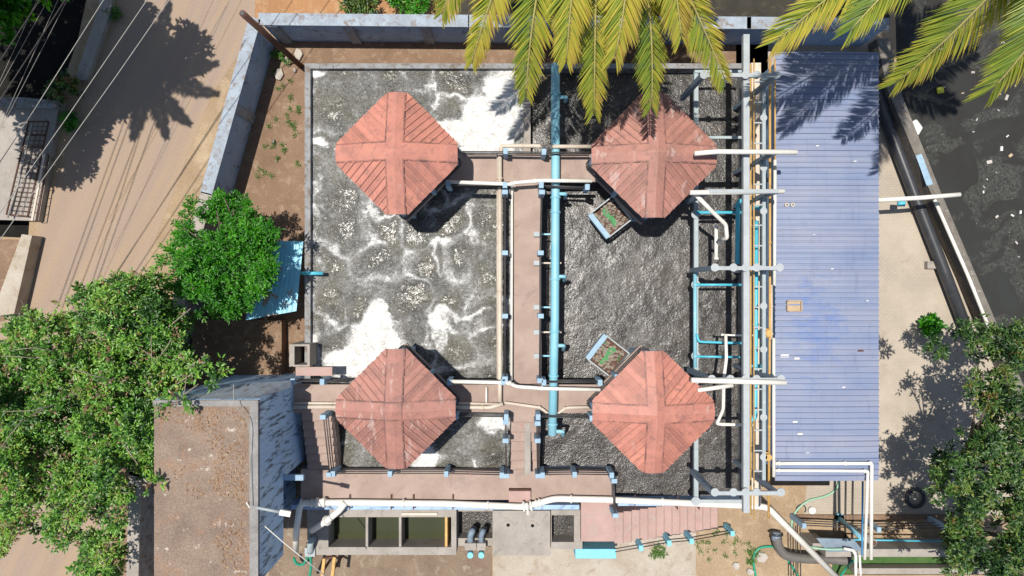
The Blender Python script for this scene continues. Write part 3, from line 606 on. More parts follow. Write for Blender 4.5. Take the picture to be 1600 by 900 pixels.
# channel beside the tank
ch = thing('channel', 'narrow concrete channel between black basin and shed', 'channel', (9.5, 0, 0))
MB().pbox(1173.5,98,1189,790,3.0).build('channel_wall', m_cream, ch)
MB().box(P(1188,0,3).x+.01, P(0,790,3).y, 0, P(1213,0,0).x+2.2, P(0,98,3).y, .25).build('channel_bed', m_wet, ch)
def racks(name, label, pts, r, m, **k): return pipe(name, label, pts, r, m, group='long pipes on the rack', **k)
racks('pipe', 'yellow pipe on the rack nearest the grey main beam', [(1173,100,4.6),(1173,805,4.6)], .035, m_yellow, collars=(.1,.3,.5,.7,.9))
racks('pipe', 'thin pale orange pipe over the channel wall', [(1178,92,5.0),(1178,812,5.0)], .025, m_yellow)
racks('pipe', 'yellow pipe right of the rack ladder', [(1203,92,4.8),(1203,470,4.8),(1201,810,4.8)], .045, m_yellow, collars=(.2,.4,.6,.8))
racks('pipe', 'yellow pipe beside the blue roof edge in the shade', [(1211,92,4.6),(1211,250,4.6)], .03, m_yellow)
racks('pipe', 'white pipe along upper edge of the blue roof', [(1211,250,4.6),(1210,446,4.6)], .06, m_white)
racks('pipe', 'cream pipe bridging the gap beside middle of blue roof', [(1205,445,4.5),(1205,530,4.5)], .055, m_cream, collars=(.4,.9))
racks('pipe', 'white pipe along lower edge of the blue roof', [(1209,528,4.6),(1209,745,4.6)], .06, m_white)
racks('pipe', 'bright turquoise pipe left of the grey main beam', [(1168,313,4.0),(1153,314,4.0),(1152,413,4.0)], .085, m_pipecyan, collars=(.2,))
racks('pipe', 'thin turquoise pipe upon the channel wall', [(1186,324,4.4),(1168,326,4.4),(1168,536,4.4),(1150,536,3.9),(1091,534,3.9),(1089,522,3.9)], .05, m_pipecyan, rd=.2)
racks('pipe', 'long turquoise pipe over the dark channel', [(1182,345,4.2),(1181,500,4.2),(1180,655,4.2),(1166,657,4.2)], .085, m_pipecyan, collars=(.02,.5), rd=.2)
racks('pipe', 'turquoise header pipe crossing at the top of the rack', [(1196,325,4.2),(1170,326,4.2)], .07, m_pipecyan)
racks('pipe', 'short turquoise cross pipe low on the rack', [(1164,572,4.0),(1192,572,4.0)], .07, m_pipecyan)
pipe('pipe', 'upper turquoise cross pipe over black basin with small tee', [(1087,332,3.75),(1158,332,3.75)], .06, m_pipecyan, collars=(.05,.5))
pipe('pipe', 'turquoise cross pipe over black basin below the upper flanged arm', [(1087,445,3.75),(1158,445,3.75)], .05, m_pipecyan, collars=(.05,))
pipe('pipe', 'turquoise cross pipe over black basin above the lower roof', [(1087,557,3.75),(1156,558,3.75)], .045, m_pipecyan, collars=(.05,))
pipe('pipe', 'turquoise stretch of pipe lying along the left rack beam', [(1086,428,3.72),(1086,574,3.72)], .07, m_pipeblue, collars=(.12,.88))
pipe('pipe', 'white pipe bridging red roof and blue roof at top', [(1085,240,6.6),(1120,237,6.6),(1245,238,6.6)], .085, m_white)
pipe('pipe', 'white pipe from upper right roof to blue roof with bent branch', [(1078,301,6.3),(1225,299,6.3)], .085, m_white)
pipe('pipe', 'bent white branch pipe dropping over the black basin', [(1086,303,6.0),(1112,330,5.6),(1134,351,5.2),(1136,372,5.0),(1123,376,4.4)], .075, m_white, rd=.1)
pipe('pipe', 'short upright white pipe hanging in the black basin', [(1119,353,4.0),(1119,405,4.0)], .07, m_white, collars=(.02,.98))
pipe('pipe', 'white pipe from lower right roof to blue roof', [(1080,594,6.6),(1228,598,6.6)], .09, m_white)
pipe('pipe', 'slanting white stub pipe beside lower right roof', [(1090,610,6.0),(1145,602,6.0)], .075, m_white)
pipe('pipe', 'sagging white pipe wrapped in tape above lower right roof', [(1134,523,4.6),(1135,560,4.7),(1131,592,4.9),(1130,640,4.7),(1120,662,4.5),(1127,663,4.5),(1178,664,4.5)], .06, m_white, rd=.12)
pipe('pipe', 'thin white tie pipe above the sagging pipe', [(1127,523,4.5),(1150,524,4.5),(1178,524,4.5)], .035, m_white, collars=(.02,))
for y in (520, 712): 
    t = thing('gate_valve', 'yellow gate valve on the rack '+('beside the middle of blue roof' if y == 520 else 'near its lower end'), 'valve', P(1197,y,4.7)); c = P(1197,y,4.8)
    MB().tube([c-Vector((0,.16,0)), c+Vector((0,.16,0))], .09, 10).disc(c+Vector((0,.14,0)), (0,1,0), .13, .04).disc(c-Vector((0,.14,0)), (0,1,0), .13, .04).build('body', m_yellow, t)
    MB().tube([c, c+Vector((0,0,.25))], .025, 6).disc(c+Vector((0,0,.26)), (0,0,1), .12, .03).build('handwheel', m_yellow, t)
# ---------------------------------------------------------------- blue shed
ZS = 4.0
sh = thing('shed', 'long shed with faded blue corrugated roof right of the tank', 'shed', (*P(1293,420,ZS).xy, 0))
x0, x1 = P(1211,0,ZS).x, P(1374,0,ZS).x; y0, y1 = P(0,750,ZS-.1).y, P(0,85,ZS).y
mb = MB(); prof = []; y = y0; k = 0
while y < y1-.01:
    wv = .215+.012*math.sin(k*1.7)+.006*math.sin(k*5.1); hgt = .075 if k % 3 == 0 else .05
    prof += [(y, 0), (y+wv*.68, 0), (y+wv*.70, hgt), (y+wv*.9, hgt)]; y += wv; k += 1
prof.append((y, 0)); n = len(prof); XX = [x0, x0+(x1-x0)*.33, x0+(x1-x0)*.66, x1]
vs = []; fs = []
for j, xx in enumerate(XX): vs += [(xx, py, ZS+.06*math.sin(j)-.02*j+pz) for py, pz in prof]
for j in range(3): fs += [(j*n+i, (j+1)*n+i, (j+1)*n+i+1, j*n+i+1) for i in range(n-1)]
mb.add(vs, fs); o = mb.build('roof', m_blue, sh); sm = o.modifiers.new('thick', 'SOLIDIFY'); sm.thickness = .01; sm.offset = -1
MB().box(x0+.15, y0+.3, 0, x0+.35, y1-.2, ZS-.1).box(x1-.35, y0+.3, 0, x1-.15, y1-.2, ZS-.1).box(x0+.36, y1-.4, 0, x1-.36, y1-.2, ZS-.1).build('wall', m_plast, sh)
for i in range(6):
    yy = y0+.1+(y1-y0-.3)*i/5; MB().bar((x0+.02,yy,ZS-.09), (x1-.05,yy,ZS-.13), .08, .1).build('purlin', m_purlin, sh)
t = thing('carton', 'open tan cardboard carton lying on the blue roof', 'carton', P(1240,478,ZS+.1)); c = P(1240,478,ZS+.05)
for dx, dy, sx, sy in ((-.26,0,.02,.2),(.26,.0,.02,.2),(0,.19,.26,.02),(0,-.19,.26,.02)): MB().box(c.x+dx-sx, c.y+dy-sy, ZS+.05, c.x+dx+sx, c.y+dy+sy, ZS+.17).build('side', m_card, t)
MB().box(c.x-.25, c.y-.18, ZS+.05, c.x+.25, c.y+.18, ZS+.07).build('bottom', m_card, t)
for i, x in enumerate((1229,1238.5)):
    c = P(x,320,ZS+.06); mb = MB(); mb.tube([c+Vector((.06*math.cos(a*math.pi/6), .06*math.sin(a*math.pi/6), .02)) for a in range(13)], .025, 6, False)
    setp(mb.build('ring', m_cream), ('left' if i == 0 else 'right')+' of two cream rings lying on the blue roof', 'ring')
rr = random.Random(3)
for i, (x, y, s) in enumerate(((1226,556,.16),(1242,659,.09),(1250,678,.1),(1262,708,.07),(1318,605,.06),(1345,548,.1),(1245,560,.1),(1300,420,.05),(1272,367,.05),(1336,252,.05),(1277,228,.06),(1355,470,.05))):
    c = P(x,y,ZS+.06); setp(MB().box(c.x-s, c.y-s*.35, ZS+.05, c.x+s, c.y+s*.35, ZS+.075).build('scrap', m_whitep if i not in (5,) else m_rust), 'small scrap lying on the blue roof' if i else 'long white scrap on the left side of blue roof', 'scrap', 'scraps on the blue roof')
pipe('pipe', 'outer white pipe running over the foot of blue roof', [(1211,724,ZS+.16),(1362,724,ZS+.16),(1361,874,ZS)], .065, m_white, rd=.06, collars=(.02,.36,.49))
pipe('pipe', 'inner white pipe running over the foot of blue roof', [(1211,735,ZS+.16),(1356,736,ZS+.16),(1351,874,ZS)], .055, m_white, rd=.06, collars=(.02,.49))
pipe('pipe', 'slim blue pipe hanging beside two white pipes', [(1348,752,3.6),(1347,868,3.4)], .035, M('mid_blue', (.08,.3,.55), (.1,.34,.6), 3, .4))
# ---------------------------------------------------------------- peeling blue building bottom left
XF = -8.375; ZB = 7.2; bx = thing('building', 'peeling blue building with soil covered flat roof at bottom left', 'building', (-10.5, -7, 0))
XW = P(240,0,ZB).x; YN = P(0,625,ZB).y; YS = -9.75; YM = P(0,746,4.7).y
MB().box(XW, YM, 0, XF, YN, 4.72).box(XW, YS+.3, 0, XF-1.0, YM, 4.72).build('lower_wall', m_peel, bx)
MB().box(XW-.02, YS, 4.72, XF+.012, YN+.01, ZB-.12).build('upper_wall', m_peel, bx)
MB().box(XW, YS, ZB-.118, XF-.0, YN, ZB-.03).build('roof_slab', m_roofsoil, bx)
m_par = M('grey_parapet', (.30,.29,.28), (.2,.19,.18), 2, .9, (.5,.5,.5), 9, (.64,.7))
MB().box(XF-.26, YS, ZB-.03, XF+.02, YN, ZB+.06).box(XW, YN-.2, ZB-.03, XF-.26, YN, ZB+.055).build('parapet', m_par, bx)
a = P(300,606,7.0); MB().add([P(285,622,7.0), P(392,624,7.0), P(455,606,5.0), P(455,594,5.0), P(380,600,5.4)], [(0,1,2,3,4)]).build('sunshade', m_cap, bx)
MB().box(XF+.002, YM-.1, 4.6, XF+.75, YM+.1, 4.75).build('ledge', m_post, bx)
t = thing('flood_light', 'white flood light on a short arm at the edge of soil covered roof', 'light', P(400,793,7.2)); c0 = P(400,793,7.25); c1 = P(437,800,7.25); c2 = P(454,803,7.2)
MB().tube([c0, c1], .05, 8).build('arm', m_lgrey, t); MB().bar(c1, c2, .18, .1).build('lamp_head', m_white, t)
pipe('wire', 'white wire slanting down from the soil covered roof', [(385,785,7.3),(400,810,7.0),(440,845,6.5),(512,903,5.5)], .018, m_white, cat='wire')
pipe('wire', 'thin wire looping over the soil covered roof corner', [(365,600,7.6),(367,632,7.6),(388,662,7.5),(390,720,7.4),(395,790,7.3)], .012, m_wire, cat='wire', sm=True)
t = thing('inspection_box', 'square dark concrete box at the tank corner by the southern walkway', 'box', (*P(472,560,3.2).xy, 0))
mb = MB(); mb.pbox(452,538,460,573,3.3).pbox(460,538,484,541,3.3).pbox(480,541,484,573,3.3).pbox(460,570,480,573,3.298); mb.build('walls', m_conc, t)
MB().pbox(460,541,480,570,1.5,1.4).build('bottom', m_wet, t)
o = thing('tread_block', 'small pink slab beside the tank corner box', 'slab', P(488,579,3.55)); MB().pbox(462,573.5,519,587,3.62,3.5).build('slab_top', m_deckb, o)
# ---------------------------------------------------------------- cyan lean-to roof, left
le = thing('lean_to', 'small cyan sheet roofed lean-to beside the bright green tree', 'lean-to', (*P(435,440,2).xy, 0))
q = [P(418,376,2.6), P(474,377,2.6), P(463,486,2.5), P(385,500,2.4)]
mb = MB(); N = 10
for i in range(N):
    a0 = q[0].lerp(q[1], i/N); a1 = q[0].lerp(q[1], (i+1)/N); b0 = q[3].lerp(q[2], i/N); b1 = q[3].lerp(q[2], (i+1)/N); zz = Vector((0,0,.002))
    mb.add([a0, a1, b1, b0, a0-zz*6, a1-zz*6, b1-zz*6, b0-zz*6], [(3,2,1,0),(4,5,6,7),(0,1,5,4),(2,3,7,6),(1,2,6,5),(3,0,4,7)])
    mb.bar(a0+Vector((.0,0,.02)), b0+Vector((0,0,.02)), .04, .05)
mb.build('roof_sheet', m_cyansheet, le)
for u, v in ((.1,.1),(.9,.1),(.9,.9),(.1,.9)):
    c = q[0].lerp(q[1], u).lerp(q[3].lerp(q[2], u), v); MB().bar((c.x,c.y,0), (c.x,c.y,c.z-.03), .08, .08).build('post', m_dgrey, le)
setp(MB().pbox(300,500,440,620,.6,0).build('plinth', m_soil), 'raised shaded earth plinth behind the building', 'plinth')
# ---------------------------------------------------------------- settling basins along the bottom
def basin(label, rim, inner, z, zw, mw, divs=(), m=m_conc, grp='settling basins along the bottom'):
    t = thing('basin', label, 'basin', (*P((rim[0]+rim[2])/2, (rim[1]+rim[3])/2, z).xy, 0), grp); x0_, y0_, x1_, y1_ = rim; a0, b0, a1, b1 = inner; mb = MB()
    mb.pbox(x0_, y0_, x1_, b0, z).pbox(x0_, b1, x1_, y1_, z)
    A, B = P(x0_, b0, z), P(a0, b1, z); mb.box(A.x, A.y-.001, 0, B.x, B.y+.001, z)
    A, B = P(a1, b0, z), P(x1_, b1, z); mb.box(A.x, A.y-.001, 0, B.x, B.y+.001, z); mb.build('basin_wall', m, t)
    A, B = P(a0, b0, z), P(a1, b1, z); setp(MB().add([(A.x,B.y,zw),(B.x,B.y,zw),(B.x,A.y,zw),(A.x,A.y,zw)], [(0,1,2,3)]).build('water_surface', mw, t))
    for i, x in enumerate(divs): d = P(x, 0, z); MB().box(d.x-.05, A.y-.01, 0, d.x+.05, B.y+.01, z-.03).build('divider', m_conc if i < 2 else m_yellow, t)
    return t
basin('long three bay settling basin holding still olive water', (480,796,713,867), (513,808,705,855), 1.9, .95, m_wolive, (573,625,697))
m_fresh = water_mat('grey_froth', (.03,.035,.03), (.06,.06,.05), .6, 8, .5)
basin('small frothing basin between olive basin and slab cover', (714,793,770,853), (715,799,769.5,841), 1.6, .9, m_wright)
basin('small dark basin right of the concrete slab cover', (861,797,910,858), (862,805,897,847), 1.9, 1.1, m_wright)
sc_ = thing('slab_cover', 'square grey concrete slab cover with two small holes', 'slab', (*P(815,833,2).xy, 0)); z = 2.1
MB().pbox(770,798,860,868,z).build('slab_top', m_conc, sc_, bevel=.02)
for x, y in ((794,820),(832,821)):
    c = P(x, y, z); MB().disc((c.x,c.y,z+.015), (0,0,1), .2, .03, 16).build('hole_collar', m_conc, sc_); MB().disc((c.x,c.y,z+.033), (0,0,1), .07, .012, 10).build('hole', m_wet, sc_)
cb = setp(MB().pbox(899,858,963,873,1.9).build('block', m_cyanp, bevel=.02), 'bright cyan concrete block at the stair foot wall', 'block')
t = thing('kerb_wall', 'blue painted kerb wall under the white main pipe', 'wall', (*P(600,794,2.3).xy, 0)); MB().box(P(455,0,2.35).x, P(0,797,2.35).y+.02, 0, P(905,0,2.35).x, P(0,789,2.35).y, 2.35).build('wall_body', m_plast, t)
for i, (x, r) in enumerate(((735,.13),(752,.11))):
    t = thing('outlet_pipe', ('left wider' if i == 0 else 'right narrower')+' dark elbow pipe dropping into the frothing basin', 'pipe', (*P(x,850,1.5).xy, .6))
    MB().tube(smooth_curve([P(x,852,1.75), P(x,838,1.9), P(x+3,830,1.9), P(x+5,826,1.3)], 4), r, 10).build('elbow', m_dgrey, t)
    MB().pbox(x-9+i*2,849,x+9-i*2,860,2.0,.0).build('block', m_conc, t); MB().disc(P(x,866,1.6), (0,0,1), .12, .3).build('cap', m_cyanp, t)
t = thing('fitting', 'grey pipe elbow standing on a box near bottom left', 'pipe', (*P(484,862,1.5).xy, 0))
MB().pbox(476,856,492,870,2.0).build('box_base', m_lgrey, t); MB().tube(smooth_curve([P(485,862,2.0), P(485,850,2.3), P(488,842,2.2), P(490,838,1.2)], 4), .13, 10).build('elbow', m_grey, t)
t = thing('steel_frame', 'leaning yellow steel frame at the bottom edge near hose', 'frame', (*P(517,890,1).xy, 0))
for a, b_ in (((507,872,1.6),(503,905,1.6)), ((523,870,1.6),(519,905,1.6))): MB().bar(P(*a), P(*b_), .12, .14).build('beam', m_yellow, t)
MB().bar(P(507,872,1.55), P(524,870,1.55), .1, .12).build('cross_beam', m_rust, t)
for x in (506,521): c = P(x,890,1.5); MB().box(c.x-.04, c.y-.04, 0, c.x+.04, c.y+.04, 1.5).build('leg', m_rust, t)
pipe('hose', 'green hose curling beside bottom left pipes', [(459,872,.6),(463,880,.5),(473,882,.4),(480,872,.8),(485,866,1.3)], .06, m_hose, cat='hose', sm=True)
pipe('hose', 'short green hose hanging from the grey elbow', [(485,868,1.6),(486,885,1.2),(483,905,.8)], .06, m_hose, cat='hose', sm=True)
c = P(660,803,1.95); setp(MB().box(c.x-.85, c.y-.05, 1.91, c.x+.6, c.y+.05, 1.97).build('plank', m_cream), 'pale plank lying on the olive basin rim', 'plank')
# ---------------------------------------------------------------- bottom right works
bw = thing('retaining_wall', 'low grey retaining wall beside the mossy trench', 'wall', (*P(1400,864,1.3).xy, 0)); MB().pbox(1290,858,1540,870,1.3).pbox(1270,849,1294,858,1.3).build('wall_body', m_conc, bw)
b2 = thing('retaining_wall', 'lower concrete kerb at the bottom edge beyond mossy trench', 'wall', (*P(1400,893,.4).xy, 0)); MB().pbox(1335,888,1560,897,.45).build('wall_body', m_conc, b2)
c1_ = thing('kerb', 'rust brown kerb line at the end of paving', 'kerb', (*P(1360,808,.1).xy, 0)); MB().pbox(1240,805,1500,812,.12).build('kerb_body', m_soil, c1_)
railing('grey post railing beyond the paving at bottom right', [(1257,822),(1374,828),(1480,826)], 1.35, 1.3, group='concrete post railings at bottom right', ext=(None,(1560,826,1.35)))
c = P(1290,846,1.25); setp(MB().prism([P(1272,838,1.2).xy, P(1330,840,1.2).xy, P(1345,858,1.2).xy, P(1290,860,1.2).xy], 1.31, 1.4).build('cover_plate', m_dgrey), 'slate grey cover plate near the green hose end', 'cover')
t = thing('standpipe', 'blue standpipe leaning up from the bottom right yard', 'pipe', (*P(1310,808,0).xy, 0)); p0 = P(1310,808,0); p1 = P(1347,842,2.4)
MB().tube([p0, p1], .09, 10).build('pipe_run', m_pipeblue, t); MB().disc(p0+Vector((0,0,.06)), (0,0,1), .2, .12).build('base_flange', m_pipeblue, t)
pipe('pipe', 'thin blue pipe along the low grey retaining wall', [(1312,843,1.0),(1480,846,1.0)], .035, m_pipecyan)
pipe('drain_hose', 'thick black ribbed hose at bottom right', [(1214,840,.6),(1216,852,.6),(1226,866,.6),(1250,872,.6),(1300,874,.6),(1330,876,.7)], .2, M('dark_hose', (.12,.11,.10), (.16,.145,.13), 2, .6), cat='hose', sm=True, n=12)
t = thing('hose_coupling', 'black hose coupling on the ground beside thick ribbed hose', 'coupling', P(1214,838,0)); MB().tube([P(1213,845,.6), P(1213,832,.5)], .2, 10).build('sleeve', m_dgrey, t); MB().disc(P(1213,834,.5), (0,1,0), .28, .08).build('collar', m_black, t)
pipe('hose', 'pale green garden hose snaking from under the blue roof', [(1312,748,.06),(1306,765,.06),(1290,775,.06),(1262,783,.06),(1243,800,.06),(1237,820,.06),(1243,838,.3),(1262,853,1.2),(1290,858,1.45),(1318,858,1.5)], .045, m_hosep, cat='hose', sm=True)
pipe('hose', 'bright green hose loop on the earth at bottom right', [(1182,905,.08),(1178,885,.08),(1178,868,.08),(1186,857,.08),(1200,854,.08),(1214,857,.1),(1230,874,.3),(1250,905,.08)], .05, m_hose, cat='hose', sm=True)
pipe('hose', 'bright green hose end leaving by the white pipes', [(1310,905,.3),(1322,888,.6),(1333,876,1.2)], .05, m_hose, cat='hose', sm=True)
pipe('pipe', 'white pipe elbow beside the hose end', [(1318,857,1.6),(1334,860,1.7),(1337,868,1.7),(1337,905,1.7)], .06, m_white, collars=(.3,), rd=.08)
pipe('pipe', 'white upright pipe next to the pipe elbow', [(1343,866,1.7),(1345,905,1.7)], .045, m_white)
for i, (x0_, x1_) in enumerate(((1235,1236),(1243,1244),(1250,1251))): pipe('rail', 'dark rod at bottom right, '+('left','middle','right')[i]+' of three', [(x0_,822,.5),(x1_,905,.5)], .025, m_rail, cat='rod')
for i, x in enumerate((1322,1333)): pipe('cable', ('left' if i == 0 else 'right')+' dark cable crossing pale concrete below the blue roof', [(x,750,.1),(x-1,845,.1)], .03, m_rail, cat='cable')
t = thing('pipe_stub', 'rusty round pipe stub beside the two white pipes', 'pipe', (*P(1366,849,1.2).xy, 0)); c = P(1366,849,2.0); MB().tube([(c.x,c.y,0), (c.x,c.y,1.95)], .14, 12).build('shaft', m_conc, t); MB().disc((c.x,c.y,1.97), (0,0,1), .1, .05).build('rim', m_rust, t)
c = P(1268,797,.05); setp(MB().disc((c.x,c.y,.08), (0,0,1), .15, .14).build('white_cap', m_whitep), 'round white cap standing on pale concrete near hose', 'cap')
c = P(1252,796,.05); setp(MB().tube([(c.x+.2*math.cos(a), c.y+.2*math.sin(a), .05) for a in [i*.35 for i in range(-2, 12)]], .025, 6).build('hoop', m_black), 'small black hoop lying beside round white cap', 'hoop')
c = P(1430,778,.05); mb = MB(); mb.tube([(c.x+.38*math.cos(a*math.pi/10), c.y+.38*math.sin(a*math.pi/10), .08) for a in range(21)], .08, 8, False); setp(mb.build('tyre', m_black), 'old round tyre in the tree shade on paving', 'tyre')
# stones and rubble bottom right
for i, (x, y, s) in enumerate(((1190,870,.28),(1150,884,.2),(1172,893,.18),(1268,862,.2))):
    mb = MB(); c = P(x,y,.05); r = random.Random(i); mb.prism([(c.x+s*r.uniform(.7,1.1)*math.cos(a), c.y+s*r.uniform(.7,1.1)*math.sin(a)) for a in (0,1,2,3,4,5)], 0, .12)
    setp(mb.build('rubble', m_stone, bevel=.02), 'pale rubble stone '+('inside the green hose loop','near the bottom edge left of hose loop','at bottom edge just left of hose loop','beside the thick ribbed hose')[i], 'stone', 'rubble stones')
for i, (x, y, s) in enumerate(((437,117,.3),(467,85,.28),(450,92,.2),(461,110,.12),(428,222,.12))):
    mb = MB(); c = P(x,y,.05); r = random.Random(i+9); mb.prism([(c.x+s*r.uniform(.5,.8)*math.cos(a), c.y+s*r.uniform(.7,1.1)*math.sin(a)) for a in (0,1,2,3,4,5)], 0, .14)
    setp(mb.build('stone', m_stone if i != 4 else m_black, bevel=.03), ('long pale stone near the rusty pole','white flat stone at the corner bed','small white stone at foot of rusty pole','grey pebble right of rusty pole','small black lump on brown bed')[i], 'stone')
# ---------------------------------------------------------------- right side: black pipe, canal wall
pipe('drain_pipe', 'thick black pipe lying diagonally along the canal wall', [(1352,90,.35),(1380,175,.35),(1427,300,.35),(1470,410,.35),(1512,520,.35)], .24, m_black, collars=(.55,), rd=.3, n=16, r2=.27)
c = P(1454,414,.2); setp(MB().box(c.x-.16, c.y-.16, 0, c.x+.22, c.y+.16, .25).build('support_block', m_conc), 'small concrete block supporting the thick black pipe', 'block')
cw = thing('canal_wall', 'long low concrete wall edging the black canal', 'wall', (*P(1440,260,.9).xy, 0))
A = [(1370,60),(1385,135),(1454,300),(1555,535),(1640,740)]; B = [(1392,60),(1403,133),(1470,300),(1572,540),(1658,735)]
mb = MB(); z = .75
for i in range(4): mb.prism([P(*A[i],z).xy, P(*B[i],z).xy, P(*B[i+1],z).xy, P(*A[i+1],z).xy], -1.6, z)
mb.build('wall_body', M('grey_brown_coping', (.22,.2,.17), (.15,.13,.11), 2, .9, (.4,.38,.35), 6, (.6,.68), .3), cw)
setp(MB().prism([P(1431,243,z+.01).xy, P(1440,240,z+.01).xy, P(1458,288,z+.01).xy, P(1448,290,z+.01).xy], z+.004, z+.008).build('paint_patch', m_post, cw))
pipe('pipe', 'white pipe lying along the canal wall edge', [(1460,312,.95),(1512,430,.95),(1561,552,.95)], .07, m_white)
pipe('pipe', 'white pipe reaching out from blue shed over the canal wall', [(1370,313,2.6),(1440,309,2.6),(1500,304,2.6)], .09, m_white)
pipe('pipe', 'short cyan joint beneath the white pipe by black pipe', [(1402,318,.8),(1414,318,.9)], .13, m_pipecyan)
# canal litter
r = random.Random(21)
for i in range(60):
    x, y = r.uniform(1440,1600), r.uniform(60,520)
    if x < 1415+(y-130)*.41+50: continue
    c = P(x, y, -1.3); s = r.uniform(.025,.08)*r.choice((1,1,1.6)); a = r.uniform(0, 3); d = Vector((math.cos(a), math.sin(a), 0))*s
    setp(MB().bar(c-d+Vector((0,0,.02)), c+d+Vector((0,0,.03)), s*r.uniform(.7,1.4), .03).build('litter', r.choice((m_litter, m_whitep, m_card, m_litter))), 'small scrap of litter floating on the black canal', 'litter', 'litter on the canal')
c = P(1469,142,-1.25); setp(MB().bar(c-Vector((.15,0,0)), c+Vector((.15,.05,0)), .28, .06).build('packet', m_yellowp), 'yellow packet floating on the black canal', 'packet')
c = P(1434,198,-.9); setp(MB().prism([(c.x-.3,c.y-.3),(c.x+.15,c.y-.35),(c.x+.35,c.y),(c.x+.05,c.y+.4),(c.x-.25,c.y+.2)], -1.3, -1.05).build('bag', m_whitep, bevel=.06), 'white rubbish bag lying against the canal wall', 'bag')
# ---------------------------------------------------------------- left side: road edge, culvert bridge
k1 = thing('kerb', 'weathered concrete kerb between road and shaded ditch', 'kerb', (*P(150,60,.1).xy, 0)); MB().prism([P(162,-30,.25).xy, P(180,-30,.25).xy, P(172,20,.25).xy, P(135,125,.25).xy, P(116,124,.25).xy, P(148,30,.25).xy], -1.5, .25).build('kerb_body', m_conc, k1)
k2 = thing('parapet', 'tan concrete parapet at left road edge below the bridge', 'parapet', (*P(28,420,.8).xy, 0)); MB().prism([P(34,366,.7).xy, P(50,368,.7).xy, P(22,490,.7).xy, P(-14,495,.7).xy], 0, .7).build('parapet_body', m_concpale, k2)
flat('planting_bed', [G((-120,374), (38,374), (10,500), (-120,540))], .012, m_soil)
br = thing('bridge_slab', 'grey culvert slab bridging the ditch at left', 'bridge', (*P(30,250,.3).xy, 0)); MB().prism([P(-60,160,.3).xy, P(92,166,.3).xy, P(60,345,.3).xy, P(-60,342,.3).xy], .0, .3).build('slab_top', m_conc, br)
MB().prism([P(-60,150,.55).xy, P(35,152,.55).xy, P(92,158,.5).xy, P(92,170,.5).xy, P(-60,166,.55).xy], 0, .55).build('edge_wall', m_rim, br)
gr = thing('grille', 'rusty barred steel grille lying on the culvert slab', 'grille', (*P(45,270,.4).xy, .3)); z = .5
L0, L1, R0, R1 = P(45,190,z), P(10,335,z), P(76,190,z), P(44,338,z); mb = MB()
for i in range(21): t_ = i/20; mb.tube([L0.lerp(L1, t_), R0.lerp(R1, t_)], .014, 5)
for u in (.25,.5,.75): mb.tube([L0.lerp(R0, u), L1.lerp(R1, u)], .012, 5)
mb.build('bars', m_rust, gr)
MB().bar(L0, L1, .05, .05).bar(R0, R1, .05, .05).bar(L0, R0, .06, .05).bar(L1, R1, .06, .05).bar(L0.lerp(L1,.27), R0.lerp(R1,.27), .06, .05).bar(L0.lerp(L1,.14), R0.lerp(R1,.14), .06, .05).build('frame', m_rust, gr)
gr2 = thing('grille', 'narrow steel ladder grille right of the barred grille', 'grille', (*P(62,300,.4).xy, .3)); a0, a1, b0, b1 = P(70,240,z), P(50,345,z), P(76,242,z), P(58,345,z); mb = MB()
for i in range(9): mb.tube([a0.lerp(a1, i/8), b0.lerp(b1, i/8)], .014, 5)
mb.build('rungs', m_rust, gr2); MB().bar(a0, a1, .08, .05).build('side_bar', m_cream, gr2); MB().bar(b0, b1, .04, .05).build('side_bar', m_rust, gr2)
pipe('pipe', 'pale thin pipe along left side of the barred grille', [(50,195,.6),(28,290,.6),(12,340,.6)], .03, m_wire)
# rusty pole at wall corner
t = thing('pole', 'rusty hollow pole leaning over the wall corner', 'pole', (*P(468,100,0).xy, 0)); p0 = P(470,103,0); p1 = P(379,21,5.9)
MB().tube([p0, p1], .12, 12).build('shaft', m_rust, t); MB().disc(p1+(p1-p0).normalized()*.02, p1-p0, .075, .02, 12).build('mouth', m_black, t)
# overhead wires
for i, (a, b_, lab) in enumerate((((330,-95),(35,325),'pale overhead wire nearest the road centre'), ((240,-15),(-30,375),'pale overhead wire crossing the kerb and bridge'), ((165,-5),(-60,345),'pale overhead wire over the shaded ditch'))):
    A_, B_ = P(*a, 7.5), P(*b_, 7.5); d = B_-A_; pipe_pts = [A_-d*.8, A_, A_.lerp(B_,.5)-Vector((0,0,.05)), B_, B_+d*.8]
    setp(MB().tube(pipe_pts, .014, 6).build('wire', m_wire), lab, 'wire', 'overhead wires by the road')
for i, (a, b_) in enumerate((((80,-10),(0,135)), ((62,-10),(-20,170)), ((95,-10),(-5,210)), ((110,-10),(20,165)))):
    A_, B_ = P(*a, 7), P(*b_, 7); d = B_-A_
    setp(MB().tube([A_-d, B_+d], .007, 5).build('wire', m_wire), 'thin wire over the dark ditch, '+('second','leftmost','third','rightmost')[i]+' of four', 'wire', 'thin wires over the ditch')
for i, (a, b_) in enumerate((((182,223),(103,443)), ((163,300),(115,433)), ((182,300),(138,417)), ((190,300),(152,417)), ((202,300),(160,417)), ((265,300),(183,425)), ((293,300),(213,423)))):
    A_, B_ = (P(*q_, 0)+Vector((-SDX, -SDY, 1))*9.3 for q_ in (a, b_)); d = (B_-A_).normalized()*9
    setp(MB().tube([A_-d*.75, B_+d], .018, 5).build('wire', m_rail), 'high dark overhead wire passing over the top left corner', 'wire', 'high wires beside the road')
